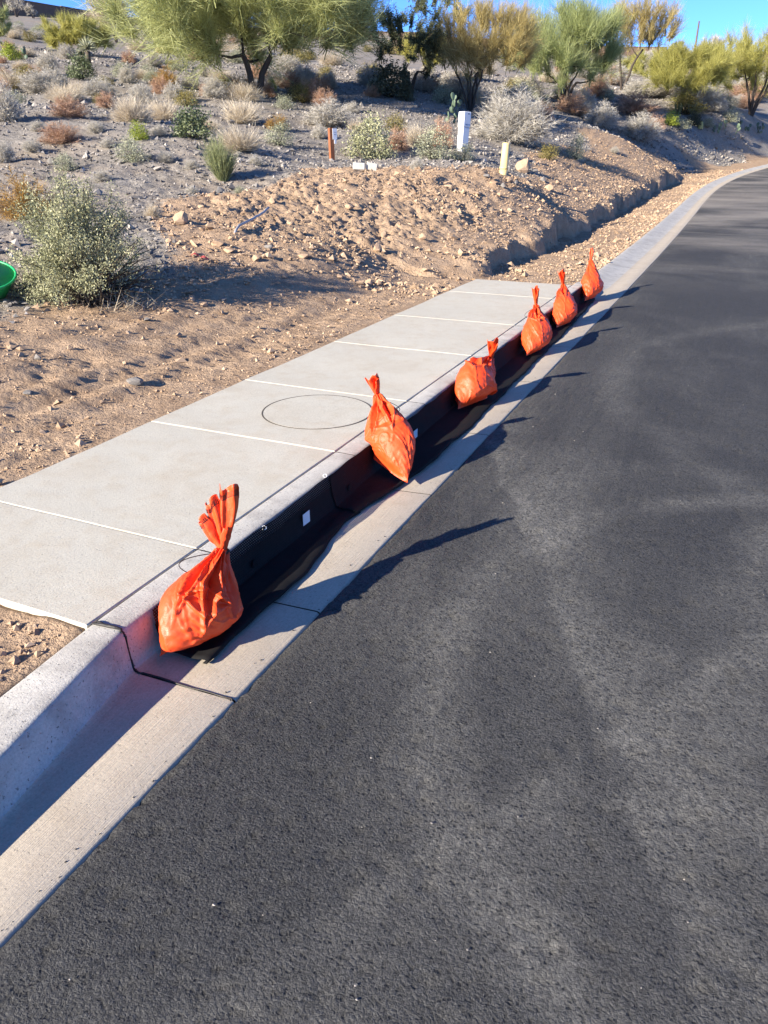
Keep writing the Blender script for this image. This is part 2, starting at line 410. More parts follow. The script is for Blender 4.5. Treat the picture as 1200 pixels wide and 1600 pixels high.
SB = np.array([(-50, 3.9), (4, 3.9), (6.5, 4.3), (8, 5.2), (9.5, 6.0), (13, 5.7), (15, 5.0), (18, 4.5), (22, 4.3), (27, 5.2), (33, 5.0), (40, 3.6), (48, 2.6), (60, 2.2), (700, 2.2)])
def smooth_z(x, y):
    x = np.asarray(x, float); y = np.asarray(y, float)
    s = ox(y) - x; z0 = zr(y)
    low = np.where(y < 1.485, 0.105, np.where(y < 9.42, 0.03, 0.028))
    low = low + np.where(y < 1.485, .035 * np.exp(np.clip(y - 1.46, -5, 0) / .07) * (.6 + .8 * vnoise(x * 9, y * 2, 4)), 0)
    k1 = np.where(y < 1.485, sstep(1.4, 2.6, s), np.where(y < 9.42, sstep(1.66, 1.76, s), 0))
    low = low + (0.132 - low) * k1 + z0
    b0 = np.where(y < 9.6, 1.9, 1.98 + 0.10 * np.sin(y * 1.7) + 0.08 * np.sin(y * 4.1)); wd = np.where(y < 9.6, 1.6, 0.07 + 0.5 * sstep(10.8, 9.6, y))
    wd = np.where(y > 37, 0.07 + 2.8 * sstep(37, 43, y), wd)
    k = np.clip((s - b0) / wd, 0, 1); k = k * k * (3 - 2 * k)
    cut = sstep(10.0, 12.5, y) * sstep(44, 38, y)
    low = low - 0.02 * cut * sstep(1.35, 1.9, s)
    z = low * (1 - k) + (tps(x, y) + 0.03 * cut * np.exp(-np.abs(s - 2.3) / 0.55)) * k
    road = np.where(s < -9.2, z0 - 0.02 - 0.02 * np.clip(-9.2 - s, 0, 30), z0 - 0.16)
    return np.where(s > 0.55, z, road)
def tan_mask(x, y):
    x = np.asarray(x, float); y = np.asarray(y, float)
    s = ox(y) - x; sb = np.interp(y, SB[:, 0], SB[:, 1])
    return sstep(0.7, -0.7, s - sb + 1.6 * fbm(x * 0.45, y * 0.45, 3, 31))
def ground_z(x, y):
    x = np.asarray(x, float); y = np.asarray(y, float)
    s = ox(y) - x; z = smooth_z(x, y); t = tan_mask(x, y)
    d = np.hypot(x, y); lod = sstep(60, 15, d)
    near = sstep(1.74, 2.05, s) * np.where((y > 1.46) & (y < 9.42), 1, 0) + np.where((y <= 1.46), sstep(0.62, 0.8, s) * sstep(0.0, 0.05, 1.50 - y), 0) + np.where(y >= 9.42, sstep(0.62, 0.95, s), 0)
    near = np.clip(near, 0, 1)
    # loose dug earth: lumps; gravel slope: shallow hummocks
    lump = 0.5 - worley(x * 4.2, y * 4.2, 3); lump2 = 0.5 - worley(x * 11, y * 11, 9)
    heap = sstep(2.4, 3.6, s) * sstep(7.0, 9.5, y)
    flat = sstep(4.6, 2.2, s) * sstep(11, 8.5, y) + (y > 9.42) * sstep(2.2, 1.8, s)
    flat = np.clip(flat, 0, 1)
    a = t * (0.028 + 0.028 * heap) * (1 - 0.7 * flat)
    dz = a * (lump * 1.2 + fbm(x * 2.3, y * 2.3, 4, 17) * 1.6) + t * (0.024 + 0.050 * heap) * lump2 * (0.35 + 1.3 * sstep(-.2, .35, fbm(x * 1.3, y * 1.3, 2, 81)))
    dz = dz + t * (0.016 + .010 * heap) * (0.5 - worley(x * 20, y * 20, 12)) + (1 - t) * (0.10 * fbm(x * 0.9, y * 0.9, 4, 40) + 0.05 * fbm(x * 5, y * 5, 3, 50))
    dz = dz + (1 - t) * sstep(20, 40, d) * 0.5 * fbm(x * 0.15, y * 0.15, 3, 44)
    # tyre tracks beside the pavement
    trk = flat * t * (y < 9.6) * 0.019 * np.sin((s + 0.22 * np.sin(y * 0.5)) * 15) * sstep(2.0, 2.5, s) * (0.55 + 1.3 * fbm(x * .9, y * .5, 2, 60))
    # vertical scoring on the cut bank
    bank = np.where(y > 9.6, np.exp(-((s - 2.1) / 0.22) ** 2), 0)
    dz = dz * (1 - .8 * np.where(y > 11, np.exp(-((s - 2.15) / 0.35) ** 2), 0))
    dz = dz + bank * 0.12 * fbm(x * 1.0, y * 4.0, 3, 71) * sstep(34, 24, y)
    return z + (dz + trk) * near * (0.4 + 0.6 * lod)
def at(u, v):         # where the sight line through a photo pixel meets the ground
    r = ray(u, v); t = np.exp(np.linspace(math.log(0.0008), math.log(0.25), 2600))
    P = r[None] * t[:, None] + np.array([0, 0, CAM_H]); dz = P[:, 2] - smooth_z(P[:, 0], P[:, 1])
    i = int(np.argmax(dz < 0)) if (dz < 0).any() else len(t) - 1
    p = P[i]; p[2] = float(ground_z(p[0], p[1])); return p, t[i] * FPX   # point, depth along the axis
def px_m(depth): return depth / FPX          # metres per photo pixel at that depth

# ---- ground mesh
s_ax = np.concatenate([[-600, -200, -60, -20, -9.6, -9.0, -3, 0.3, 0.54, 0.56], np.arange(0.60, 7.0, 0.033)])
st = 0.033; q = s_ax[-1]
ext = []
while q < 700: st *= 1.032; q += st; ext.append(q)
s_ax = np.concatenate([s_ax, ext])
y_ax = np.concatenate([[-600, -200, -80, -30, -12, -6, -3, -1.5, -0.8], np.arange(-0.5, 1.44, 0.035), [1.45, 1.47], np.arange(1.5, 13.0, 0.036)])
st = 0.036; q = y_ax[-1]; ext = []
while q < 700: st *= 1.02; q += st; ext.append(q)
y_ax = np.concatenate([y_ax, ext])
S, Y = np.meshgrid(s_ax, y_ax); X = ox(Y) - S
Zg = ground_z(X, Y)
me = make_mesh('ground', np.stack([X, Y, Zg], -1).reshape(-1, 3), grid_faces(len(y_ax), len(s_ax))[:, ::-1], M['ground'], True, {'tan': tan_mask(X, Y).ravel()})
add('ground', me, kind='structure')

# ------------------------------------------------------------------ road
def growth(a, b, st, g, cap=3.0):
    o = [a]
    while o[-1] < b: o.append(o[-1] + st); st = min(st * g, cap)
    return np.array(o)
xa = growth(0.0, 9.3, 0.011, 1.011); ya = np.concatenate([[-30, -10, -4, -1.5, -0.4], growth(0.25, 120, 0.011, 1.0078)])
Sg, Yg = np.meshgrid(-xa, ya)
jag = 0.010 * fbm(Yg * 9, Yg * 0 + 2, 3, 5) * np.exp(xa / -0.03)[None]
Xr = ox(Yg) - Sg + jag
fade = sstep(14, 3, Yg) * (Yg > 0)
w1 = worley(Xr * 42, Yg * 42, 1); w2 = worley(Xr * 75, Yg * 75, 2)
clump = sstep(-0.25, 0.35, fbm(Xr * 3.5, Yg * 3.5, 3, 8))
hgt = (0.45 - w1) * 0.0045 * (0.4 + 0.8 * clump) + (0.45 - w2) * 0.0025 + 0.0012 * fbm(Xr * 2.2, Yg * 2.2, 3, 14)
pit = sstep(0.34, 0.5, fbm(Xr * 34, Yg * 34, 2, 22) + 0.08 * clump); hgt = hgt - 0.006 * pit
edge = np.exp(xa / -0.05)[None]
hgt = hgt * (1 + 0.7 * edge) * fade
Zr_ = zr(Yg) + 0.006 + hgt - 0.016 * np.exp(xa / -0.012)[None]
me = make_mesh('road', np.stack([Xr, Yg, Zr_], -1).reshape(-1, 3), grid_faces(len(ya), len(xa)), M['asphalt'], True)
add('road', me, kind='structure')

# ------------------------------------------------------------------ kerb and gutter
def profile(y):
    """(s, z) pairs from the asphalt edge to the back of the kerb"""
    k = float(sstep(9.55, 10.5, y))
    n = float(np.clip((1.5 - y) / 1.5, 0, 1.2))
    H = 0.150 - 0.10 * n; fb = 0.405 - 0.27 * n; ft = 0.419 - 0.20 * n
    A = np.array([(-0.02, -0.030), (0.0, 0.0), (0.008, 0.003), (0.20, -0.006), (fb - 0.035, -0.013), (fb - 0.010, -0.011), (fb - 0.003, -0.006), (fb, 0.004), (ft - 0.004, H - 0.026),
                  (ft, H - 0.013), (ft + 0.005, H - 0.005), (ft + 0.013, H - 0.0012), (ft + 0.024, H), (0.531, H + 0.0005), (0.539, H - 0.002), (0.5425, H - 0.008), (0.543, -0.08)])
    B = np.array([(-0.02, -0.030), (0.0, 0.0), (0.008, 0.003), (0.12, -0.004), (0.19, -0.008), (0.22, -0.009), (0.25, -0.007), (0.28, -0.004), (0.33, 0.003), (0.38, 0.011),
                  (0.43, 0.020), (0.47, 0.028), (0.51, 0.035), (0.560, 0.042), (0.590, 0.044), (0.604, 0.040), (0.606, -0.08)])
    return A * (1 - k) + B * k
def kerb_piece(y0, y1, gap=0.004):
    n = max(2, int((y1 - y0) / 0.12)); ys = np.linspace(y0 + gap, y1 - gap, n)
    V = []
    for i, y in enumerate(ys):
        P = profile(y)
        if i in (0, n - 1): P = P + np.array([0, -0.002])
        V.append(np.stack([float(ox(y)) - P[:, 0], np.full(len(P), y), P[:, 1] + float(zr(y)) + 0.003 * fbm(P[:, 0] * 3, P[:, 0] * 0 + y * 1.5, 3, 3)], 1))
    m_ = len(V[0]); V = np.array(V)
    F = grid_faces(n, m_)[:, ::-1]
    me = make_mesh('kerb_section', V.reshape(-1, 3), [F], None, True)
    # face and top read whiter than the gutter pan
    me.materials.append(M['gutter']); me.materials.append(M['kerb'])
    mi = np.array([1 if (f % (m_ - 1))   >= 6 else 0 for f in range(len(F))], np.int32)
    me.polygons.foreach_set('material_index', mi)
    return me
bedV = []; ys = growth(-30, 120, 2.0, 1.0)
ys = np.unique(np.concatenate([ys, np.linspace(-3, 50, 260)]))
for y in ys:
    P = profile(min(max(y, -0.3), 120)); P = P[[1, 3, 5, 8, 11, 14]] + np.array([[0.004, -.012], [0, -.012], [.014, -.012], [.014, -.010], [.004, -.012], [-.012, -.010]])
    bedV.append(np.stack([float(ox(y)) - P[:, 0], np.full(len(P), y), P[:, 1] + float(zr(y))], 1))
me = make_mesh('kerb', np.array(bedV).reshape(-1, 3), grid_faces(len(ys), 6)[:, ::-1], M['joint_dark'], False)
kerb = add('kerb', me, kind='structure')
cuts = [-24, -12, -5, -1.6, 1.50, 2.055, 3.235, 4.22, 5.52, 6.78, 8.10, 9.41] + [9.41 + 3.05 * i for i in range(1, 15)] + [56, 64, 74, 90, 118]
for a, b in zip(cuts[:-1], cuts[1:]):
    add('kerb_section', kerb_piece(a, b, 0.0035 if a < 12 else 0.002), kerb)

# ------------------------------------------------------------------ sidewalk
XL, XR_ = -2.955, -1.7425
bm_ = MB()
bm_.box(((XL + XR_) / 2 - 0.002, (1.475 + 9.40) / 2, 0.0955), (XR_ - XL - 0.010, 7.915, 0.1005))
sidewalk = add('sidewalk', bm_.mesh('sidewalk', M['joint_pale']), kind='structure')
joints = [1.468, 2.055, 3.235, 4.215, 5.525, 6.80, 8.37, 9.405]
def slab(y0, y1):
    g_ = 0.0025; nx, ny = 26, max(8, int((y1 - y0) * 22))
    u = np.linspace(0, 1, nx - 2); v = np.linspace(0, 1, ny - 2)
    u = np.sort(np.concatenate([u, [.004, .996]])); v = np.sort(np.concatenate([v, [.005, .995]]))
    U_, V_ = np.meshgrid(u, v)
    xx = XL + (XR_ - XL) * U_; yy = y0 + g_ + (y1 - y0 - 2 * g_) * V_
    zz = 0.150 + 0.0025 * fbm(xx * 2, yy * 2, 3, 19) 
    e = np.minimum(np.minimum(U_, 1 - U_) * (XR_ - XL), np.minimum(V_, 1 - V_) * (y1 - y0))
    zz = zz - 0.004 * (e < 1e-6)
    wob = 0.012 * fbm(yy * 2.5, yy * 0 + 1, 3, 77) * (1 - U_) ** 6
    top = np.stack([xx + wob, yy, zz], -1).reshape(-1, 3); F = [grid_faces(ny, nx)]
    # skirt
    ring = np.concatenate([np.arange(nx), np.arange(1, ny) * nx + nx - 1, (ny - 1) * nx + np.arange(nx - 2, -1, -1), np.arange(ny - 2, 0, -1) * nx])
    low = top[ring].copy(); low[:, 2] = 0.045; n0 = len(top); k = np.arange(len(ring)); k2 = (k + 1) % len(ring)
    F.append(np.stack([ring[k], n0 + k, n0 + k2, ring[k2]], 1))
    return make_mesh('slab', np.vstack([top, low]), F, M['sidewalk'], False)
for a, b in zip(joints[:-1], joints[1:]): add('slab', slab(a, b), sidewalk)

# round concrete cover set in the pavement
lc = (-2.155, 3.80); lr = 0.335
mb = MB(); th = np.linspace(0, 2 * np.pi, 65)[:-1]
def ringv(r, z): return np.stack([lc[0] + r * np.cos(th), lc[1] + r * np.sin(th), np.full(64, z)], 1)
rr = np.vstack([ringv(lr - 0.007, 0.1530), ringv(lr * 0.6, 0.1530), ringv(lr * 0.25, 0.1530), ringv(0.0005, 0.1530)])
mb.put(np.vstack([ringv(lr - 0.006, 0.147), rr]), grid_faces(5, 64, True))
cover = empty('utility_cover', (lc[0], lc[1], 0.15))
tag(cover, 'round concrete utility cover set flush in the pavement slab', 'utility cover')
def child(name, me, parent, kind=None):
    o = add(name, me, parent); o.matrix_parent_inverse = Matrix.Translation(-Vector(parent.location)); 
    return o
M['cover'] = m_concrete('cover_concrete', (0.43, 0.405, 0.355), 0, (0.34, 0.29, 0.22), 1.0, 0.5)
child('lid', mb.mesh('lid', M['sidewalk'], False), cover)
mb = MB(); mb.put(np.vstack([ringv(lr + 0.004, 0.1512), ringv(lr + 0.003, 0.1532), ringv(lr - 0.004, 0.1532), ringv(lr - 0.005, 0.1512)]), grid_faces(4, 64, True)[:, ::-1])
child('rim_groove', mb.mesh('rim_groove', M['joint_dark'], False), cover)

# black sealant smeared over the joint where the pavement begins
def m_seal(): 
    t = NT('joint_sealant'); return t.done(t.mix(t.noise(60, 3), (0.012, 0.011, 0.011), (0.05, 0.045, 0.04)), 0.55, t.bump(t.noise(120, 3), 0.6, 0.004), 0.4)
M['seal'] = m_seal()
mb = MB()
P = profile(1.497); P = P[1:15]
dense = np.concatenate([np.linspace(P[i], P[i + 1], 6)[:-1] for i in range(len(P) - 1)])
pts = np.stack([float(ox(1.5)) - dense[:, 0], 1.499 + 0.012 * fbm(np.arange(len(dense)) * 0.35, np.zeros(len(dense)), 3, 4), dense[:, 1] + 0.001], 1)
mb.tube(pts[3:], 0.002 + 0.004 * (fbm(np.arange(len(pts) - 3) * 0.5, np.zeros(len(pts) - 3), 3, 6) + 0.3) * np.linspace(0.5, 1.5, len(pts) - 3), 8)
mb.tube([[-1.62, 1.500, 0.1505], [-1.66, 1.497, 0.1515], [-1.70, 1.492, 0.1515], [-1.735, 1.486, 0.150]], [0.004, 0.006, 0.006, 0.003], 8)
sealo = add('joint_sealant', mb.mesh('joint_sealant', M['seal'], True), kind='structure')
sealo['label'] = 'black sealant bead smeared across the kerb joint'

# ------------------------------------------------------------------ black kerb filter panels
def m_mesh():
    t = NT('black_filter_mesh')
    uv = t.n('Attribute', attribute_name='uvm').outputs['Vector']
    sx = t.n('SeparateXYZ', Vector=uv)
    a = t.math('MULTIPLY', sx.outputs['X'], 1 / 0.0115); b = t.math('MULTIPLY', sx.outputs['Y'], 1 / 0.0095)
    row = t.math('FLOOR', b); a = t.math('ADD', a, t.math('MULTIPLY', t.math('MODULO', row, 2.0), 0.5))
    fa = t.math('SUBTRACT', t.math('FRACT', a), 0.5); fb = t.math('SUBTRACT', t.math('FRACT', b), 0.5)
    r = t.math('ADD', t.math('ABSOLUTE', fa), t.math('ABSOLUTE', fb))
    hole = t.math('LESS_THAN', r, 0.28)
    c = t.mix(t.noise(40, 3), (0.006, 0.006, 0.007), (0.018, 0.018, 0.019))
    dustc = t.mix(t.math('MULTIPLY', t.ramp(t.noise(14, 5, 0.7), [(0.55, 0), (0.8, 1)]), 0.05), c, (0.20, 0.17, 0.13))
    t.done(dustc, 0.75, t.bump(r, 0.5, 0.003), 0.12)
    tr = t.n('BsdfTransparent'); mx = t.n('MixShader', Fac=hole)
    t.t.links.new(t.p.outputs[0], mx.inputs[1]); t.t.links.new(tr.outputs[0], mx.inputs[2]); t.t.links.new(mx.outputs[0], t.out.inputs[0])
    return t.m
M['filter'] = m_mesh()
def m_fabric():
    t = NT('black_filter_fabric')
    wv = t.n('TexWave', Vector=t.map((1, 1, 1), (0, 0, R(45))), Scale=70.0).outputs['Fac']
    c = t.mix(t.noise(30, 4, 0.7), (0.005, 0.005, 0.006), (0.016, 0.016, 0.017))
    c = t.mix(t.math('MULTIPLY', t.ramp(t.noise(9, 5, 0.75), [(0.58, 0), (0.85, 1)]), 0.04), c, (0.20, 0.165, 0.12))
    return t.done(c, 0.8, t.bump(wv, 0.5, 0.002), 0.12)
M['fabric'] = m_fabric()
M['white'] = m_plain('white_print', (0.72, 0.73, 0.75), 0.6, 0.05, 40, 0.05)
M['print'] = m_plain('grey_print', (0.30, 0.33, 0.38), 0.6, 0.05, 40, 0.05)

def sheet(name, rows, parent, mat, uvs=None, thick=0.003, smooth=True):
    A = np.array(rows); n, m_ = A.shape[:2]
    me = make_mesh(name, A.reshape(-1, 3), grid_faces(n, m_), mat, smooth)
    if uvs is not None:
        a = me.attributes.new('uvm', 'FLOAT_VECTOR', 'POINT'); u3 = np.zeros((n * m_, 3), np.float32); u3[:, :2] = np.array(uvs).reshape(-1, 2)
        a.data.foreach_set('vector', u3.ravel())
    o = child(name, me, parent)
    if thick: md = o.modifiers.new('thick', 'SOLIDIFY'); md.thickness = thick; md.offset = 0
    return o

TOPK = np.array([(1.60, .170), (1.75, .168), (1.95, .158), (2.25, .156), (2.5, .164), (2.75, .172), (2.9, .176), (3.3, .164), (3.8, .155), (4.4, .152), (5.0, .150), (5.6, .153), (6.4, .150), (7.2, .153), (8.0, .150), (8.6, .153), (9.0, .162), (9.5, .170)])
SKK = np.array([(1.60, -1.395), (1.9, -1.385), (2.3, -1.392), (2.6, -1.43), (2.75, -1.462), (2.95, -1.455), (3.2, -1.39), (3.6, -1.35), (4.2, -1.345), (5.0, -1.355), (6, -1.37), (7, -1.385), (8, -1.40), (9, -1.44), (9.5, -1.465)])
def smooth_interp(y, K): 
    d = 0.05; return sum(np.interp(y + o * d, K[:, 0], K[:, 1]) for o in (-2, -1, 0, 1, 2)) / 5
def filter_panel(y0, y1, lift, label):
    root = empty('kerb_filter', (-1.5, (y0 + y1) / 2, 0)); tag(root, label, 'kerb filter', 'black kerb filter panels')
    ys = np.arange(y0, y1 + 1e-6, 0.025); n = len(ys)
    zt = smooth_interp(ys, TOPK) + 0.003 * np.sin(ys * 23)
    wav = 0.006 * np.sin(ys * 5.1) + 0.004 * np.sin(ys * 13.0 + 1)
    rows = []; uv = []
    for i, y in enumerate(ys):
        r = []; w_ = []
        for k in range(9):
            f = k / 8; z = 0.010 + lift + (zt[i] - 0.010 - lift) * f
            xface = -1.597 - 0.014 * np.clip(z, 0, .15) / 0.15       # kerb face there
            x = xface + 0.010 + lift + 0.010 * (1 - f) + (0.5 + 0.5 * f) * (wav[i] + 0.008) + 0.02 * (1 - f) ** 3
            r.append((x, y, z)); w_.append((y, z))
        rows.append(r); uv.append(w_)
    sheet('mesh_face', rows, root, M['filter'], uv, 0.0)
    # a fabric liner behind the lower part of the mesh
    sheet('liner', [[(p[0] - 0.005, p[1], p[2]) for p in r[:(6 if y0 < 2 else 9)]] for r in rows], root, M['fabric'], None, 0.0)
    # skirt lying in the gutter
    xs = smooth_interp(ys, SKK) + 0.006 * np.sin(ys * 9) + 0.003 * np.sin(ys * 31)
    bl = np.clip(0.022 * fbm(ys * 1.6, ys * 0 + 3, 3, 12) + 0.008, 0.003, 0.02)
    rows = []
    for i, y in enumerate(ys):
        x0 = -1.563; r = []
        for k in range(13):
            f = k / 12; x = x0 + (xs[i] - x0) * f
            z = 0.004 + lift + 0.012 * (1 - f) ** 2 + bl[i] * f ** 2.5 * (1 - 0.35 * f ** 6) + 0.004 * math.sin(f * 9 + y * 3) * f
            r.append((x, y, z))
        x, _, z = r[-1]
        r += [(x + 0.007, y, z - 0.003), (x + 0.009, y, z - 0.009), (x + 0.004, y, max(z - 0.016, 0.001)), (x - 0.012, y, max(z - 0.017, 0.0005))]
        rows.append(r)
    sheet('skirt', rows, root, M['fabric'], None, 0.002)
    # piping along the crease and top edge
    mb = MB(); mb.tube([(-1.560, y, 0.017 + lift) for y in ys], 0.0025, 5); child('crease_bead', mb.mesh('crease_bead', M['fabric'], True), root)
    return root
p1 = filter_panel(1.615, 2.93, 0.0, 'black mesh kerb filter panel with white sticker, at the pavement end')
p2 = filter_panel(2.88, 9.46, 0.006, 'long black kerb filter panel running behind the farther sandbags')
def face_x(y, z): 
    f = np.clip(z / 0.15, 0, 1); w = 0.006 * math.sin(y * 5.1) + 0.004 * math.sin(y * 13.0 + 1)
    return -1.597 - 0.014 * f + 0.010 + 0.010 * (1 - f) + (0.5 + 0.5 * f) * (w + 0.008) + 0.02 * (1 - f) ** 3
def sticker(root, y, z, w, h_, lift):
    tl = 0.0
    x = face_x(y, z) + lift + 0.006
    mb = MB(); mb.box((x, y, z), (0.0015, w, h_)); s_ = child('sticker', mb.mesh('sticker', M['white']), root)
    mb = MB()
    for k in range(4): mb.box((x + 0.0012, y - 0.004 + 0.004 * (k % 2), z + h_ * (0.3 - 0.17 * k)), (0.0008, w * (0.7 - 0.12 * (k % 2)), 0.0035))
    pr = add('print', mb.mesh('print', M['print']), s_); pr.matrix_parent_inverse = s_.matrix_parent_inverse
sticker(p1, 2.62, 0.066, 0.060, 0.062, 0.004)
sticker(p2, 3.905, 0.052, 0.060, 0.062, 0.010)
def ring_mesh(r, t_):
    mb = MB(); a = np.linspace(0, 2 * np.pi, 17); mb.tube(np.stack([r * np.cos(a), r * np.sin(a), 0 * a], 1), t_, 6, False); return mb.mesh('ring', M['white'], True)
rm = ring_mesh(0.009, 0.0018)
for root, y, z in ((p1, 2.33, 0.146), (p1, 2.868, 0.176), (p2, 4.75, 0.128)):
    o = add('fixing_ring', rm, root); o.matrix_parent_inverse = Matrix.Translation(-Vector(root.location)); o.location = (-1.600, y, z); o.rotation_euler = (R(25), R(30), 0)
# dark drain buttons on the panel faces with pale zip ties
for root, y, z, lf in ((p1, 2.198, 0.05, 0.004), (p2, 3.037, 0.055, 0.010), (p2, 4.6, 0.05, 0.010), (p2, 5.5, 0.05, 0.01)):
    x = face_x(y, z) + lf + 0.004
    mb = MB(); a = np.linspace(0, 2 * np.pi, 11)[:-1]
    V = np.stack([np.full(10, x), y + 0.019 * np.cos(a), z + 0.017 * np.sin(a)], 1)
    mb.put(np.vstack([V, V + np.array([0.005, 0, 0]), [[x + 0.006, y, z]]]), grid_faces(2, 10, True), [[10 + k, 10 + (k + 1) % 10, 20] for k in range(10)])
    b = child('drain_button', mb.mesh('drain_button', M['fabric']), root)
    for sg in (-1, 1):
        mb = MB(); mb.tube([(x + 0.004, y + sg * 0.022, z + sg * 0.012), (x + 0.008, y + sg * 0.033, z + sg * 0.016)], 0.0016, 5)
        zt_ = add('zip_tie', mb.mesh('zip_tie', M['white']), b); zt_.matrix_parent_inverse = b.matrix_parent_inverse

# ------------------------------------------------------------------ orange sandbags
def m_bag():
    t = NT('orange_woven_plastic')
    o = t.tc.outputs['Object']
    weave = t.n('TexWave', Vector=o, Scale=150.0, bands_direction='Z').outputs['Fac']
    weave2 = t.n('TexWave', Vector=o, Scale=150.0, bands_direction='Y').outputs['Fac']
    cr = t.n('TexVoronoi', Vector=t.n('Mapping', Vector=o, Scale=(1, 1, 0.6)).outputs[0], Scale=16.0, feature='DISTANCE_TO_EDGE').outputs['Distance']
    crease = t.ramp(cr, [(0.0, 0), (0.16, 1)])
    nz = t.noise(11, 4, 0.6, dist=0.6); sm = t.noise(45, 3, 0.6)
    c = t.mix(t.noise(5, 4, 0.6), (0.82, 0.068, 0.012), (0.90, 0.100, 0.018))
    dust = t.ramp(t.noise(9, 5, 0.7), [(0.5, 0), (0.85, 1)])
    c = t.mix(t.math('MULTIPLY', dust, 0.18), c, (0.62, 0.30, 0.16))
    h = t.math('ADD', t.math('MULTIPLY', nz, 1.2), t.math('MULTIPLY', crease, 0.25))
    h = t.math('ADD', h, t.math('MULTIPLY', sm, 0.18))
    n1 = t.bump(h, 0.22, 0.016)
    n2 = t.bump(t.math('ADD', weave, weave2), 0.22, 0.0014, n1)
    t.done(c, t.ramp(nz, [(0.3, 0.36), (0.7, 0.55)]), n2, 0.5)
    tr = t.n('BsdfTranslucent', Color=(0.85, 0.07, 0.01)); mx = t.n('MixShader', Fac=0.12)
    t.t.links.new(t.p.outputs[0], mx.inputs[1]); t.t.links.new(tr.outputs[0], mx.inputs[2]); t.t.links.new(mx.outputs[0], t.out.inputs[0])
    return t.m
M['bag'] = m_bag()
M['cord'] = m_plain('black_cord', (0.02, 0.018, 0.017), 0.6, 0.2, 60, 0.1)

def pchip(t, K):
    K = np.array(K, float); d = 0.022
    return sum(w * np.interp(t + o * d, K[:, 0], K[:, 1]) for o, w in ((-2, .1), (-1, .22), (0, .36), (1, .22), (2, .1)))

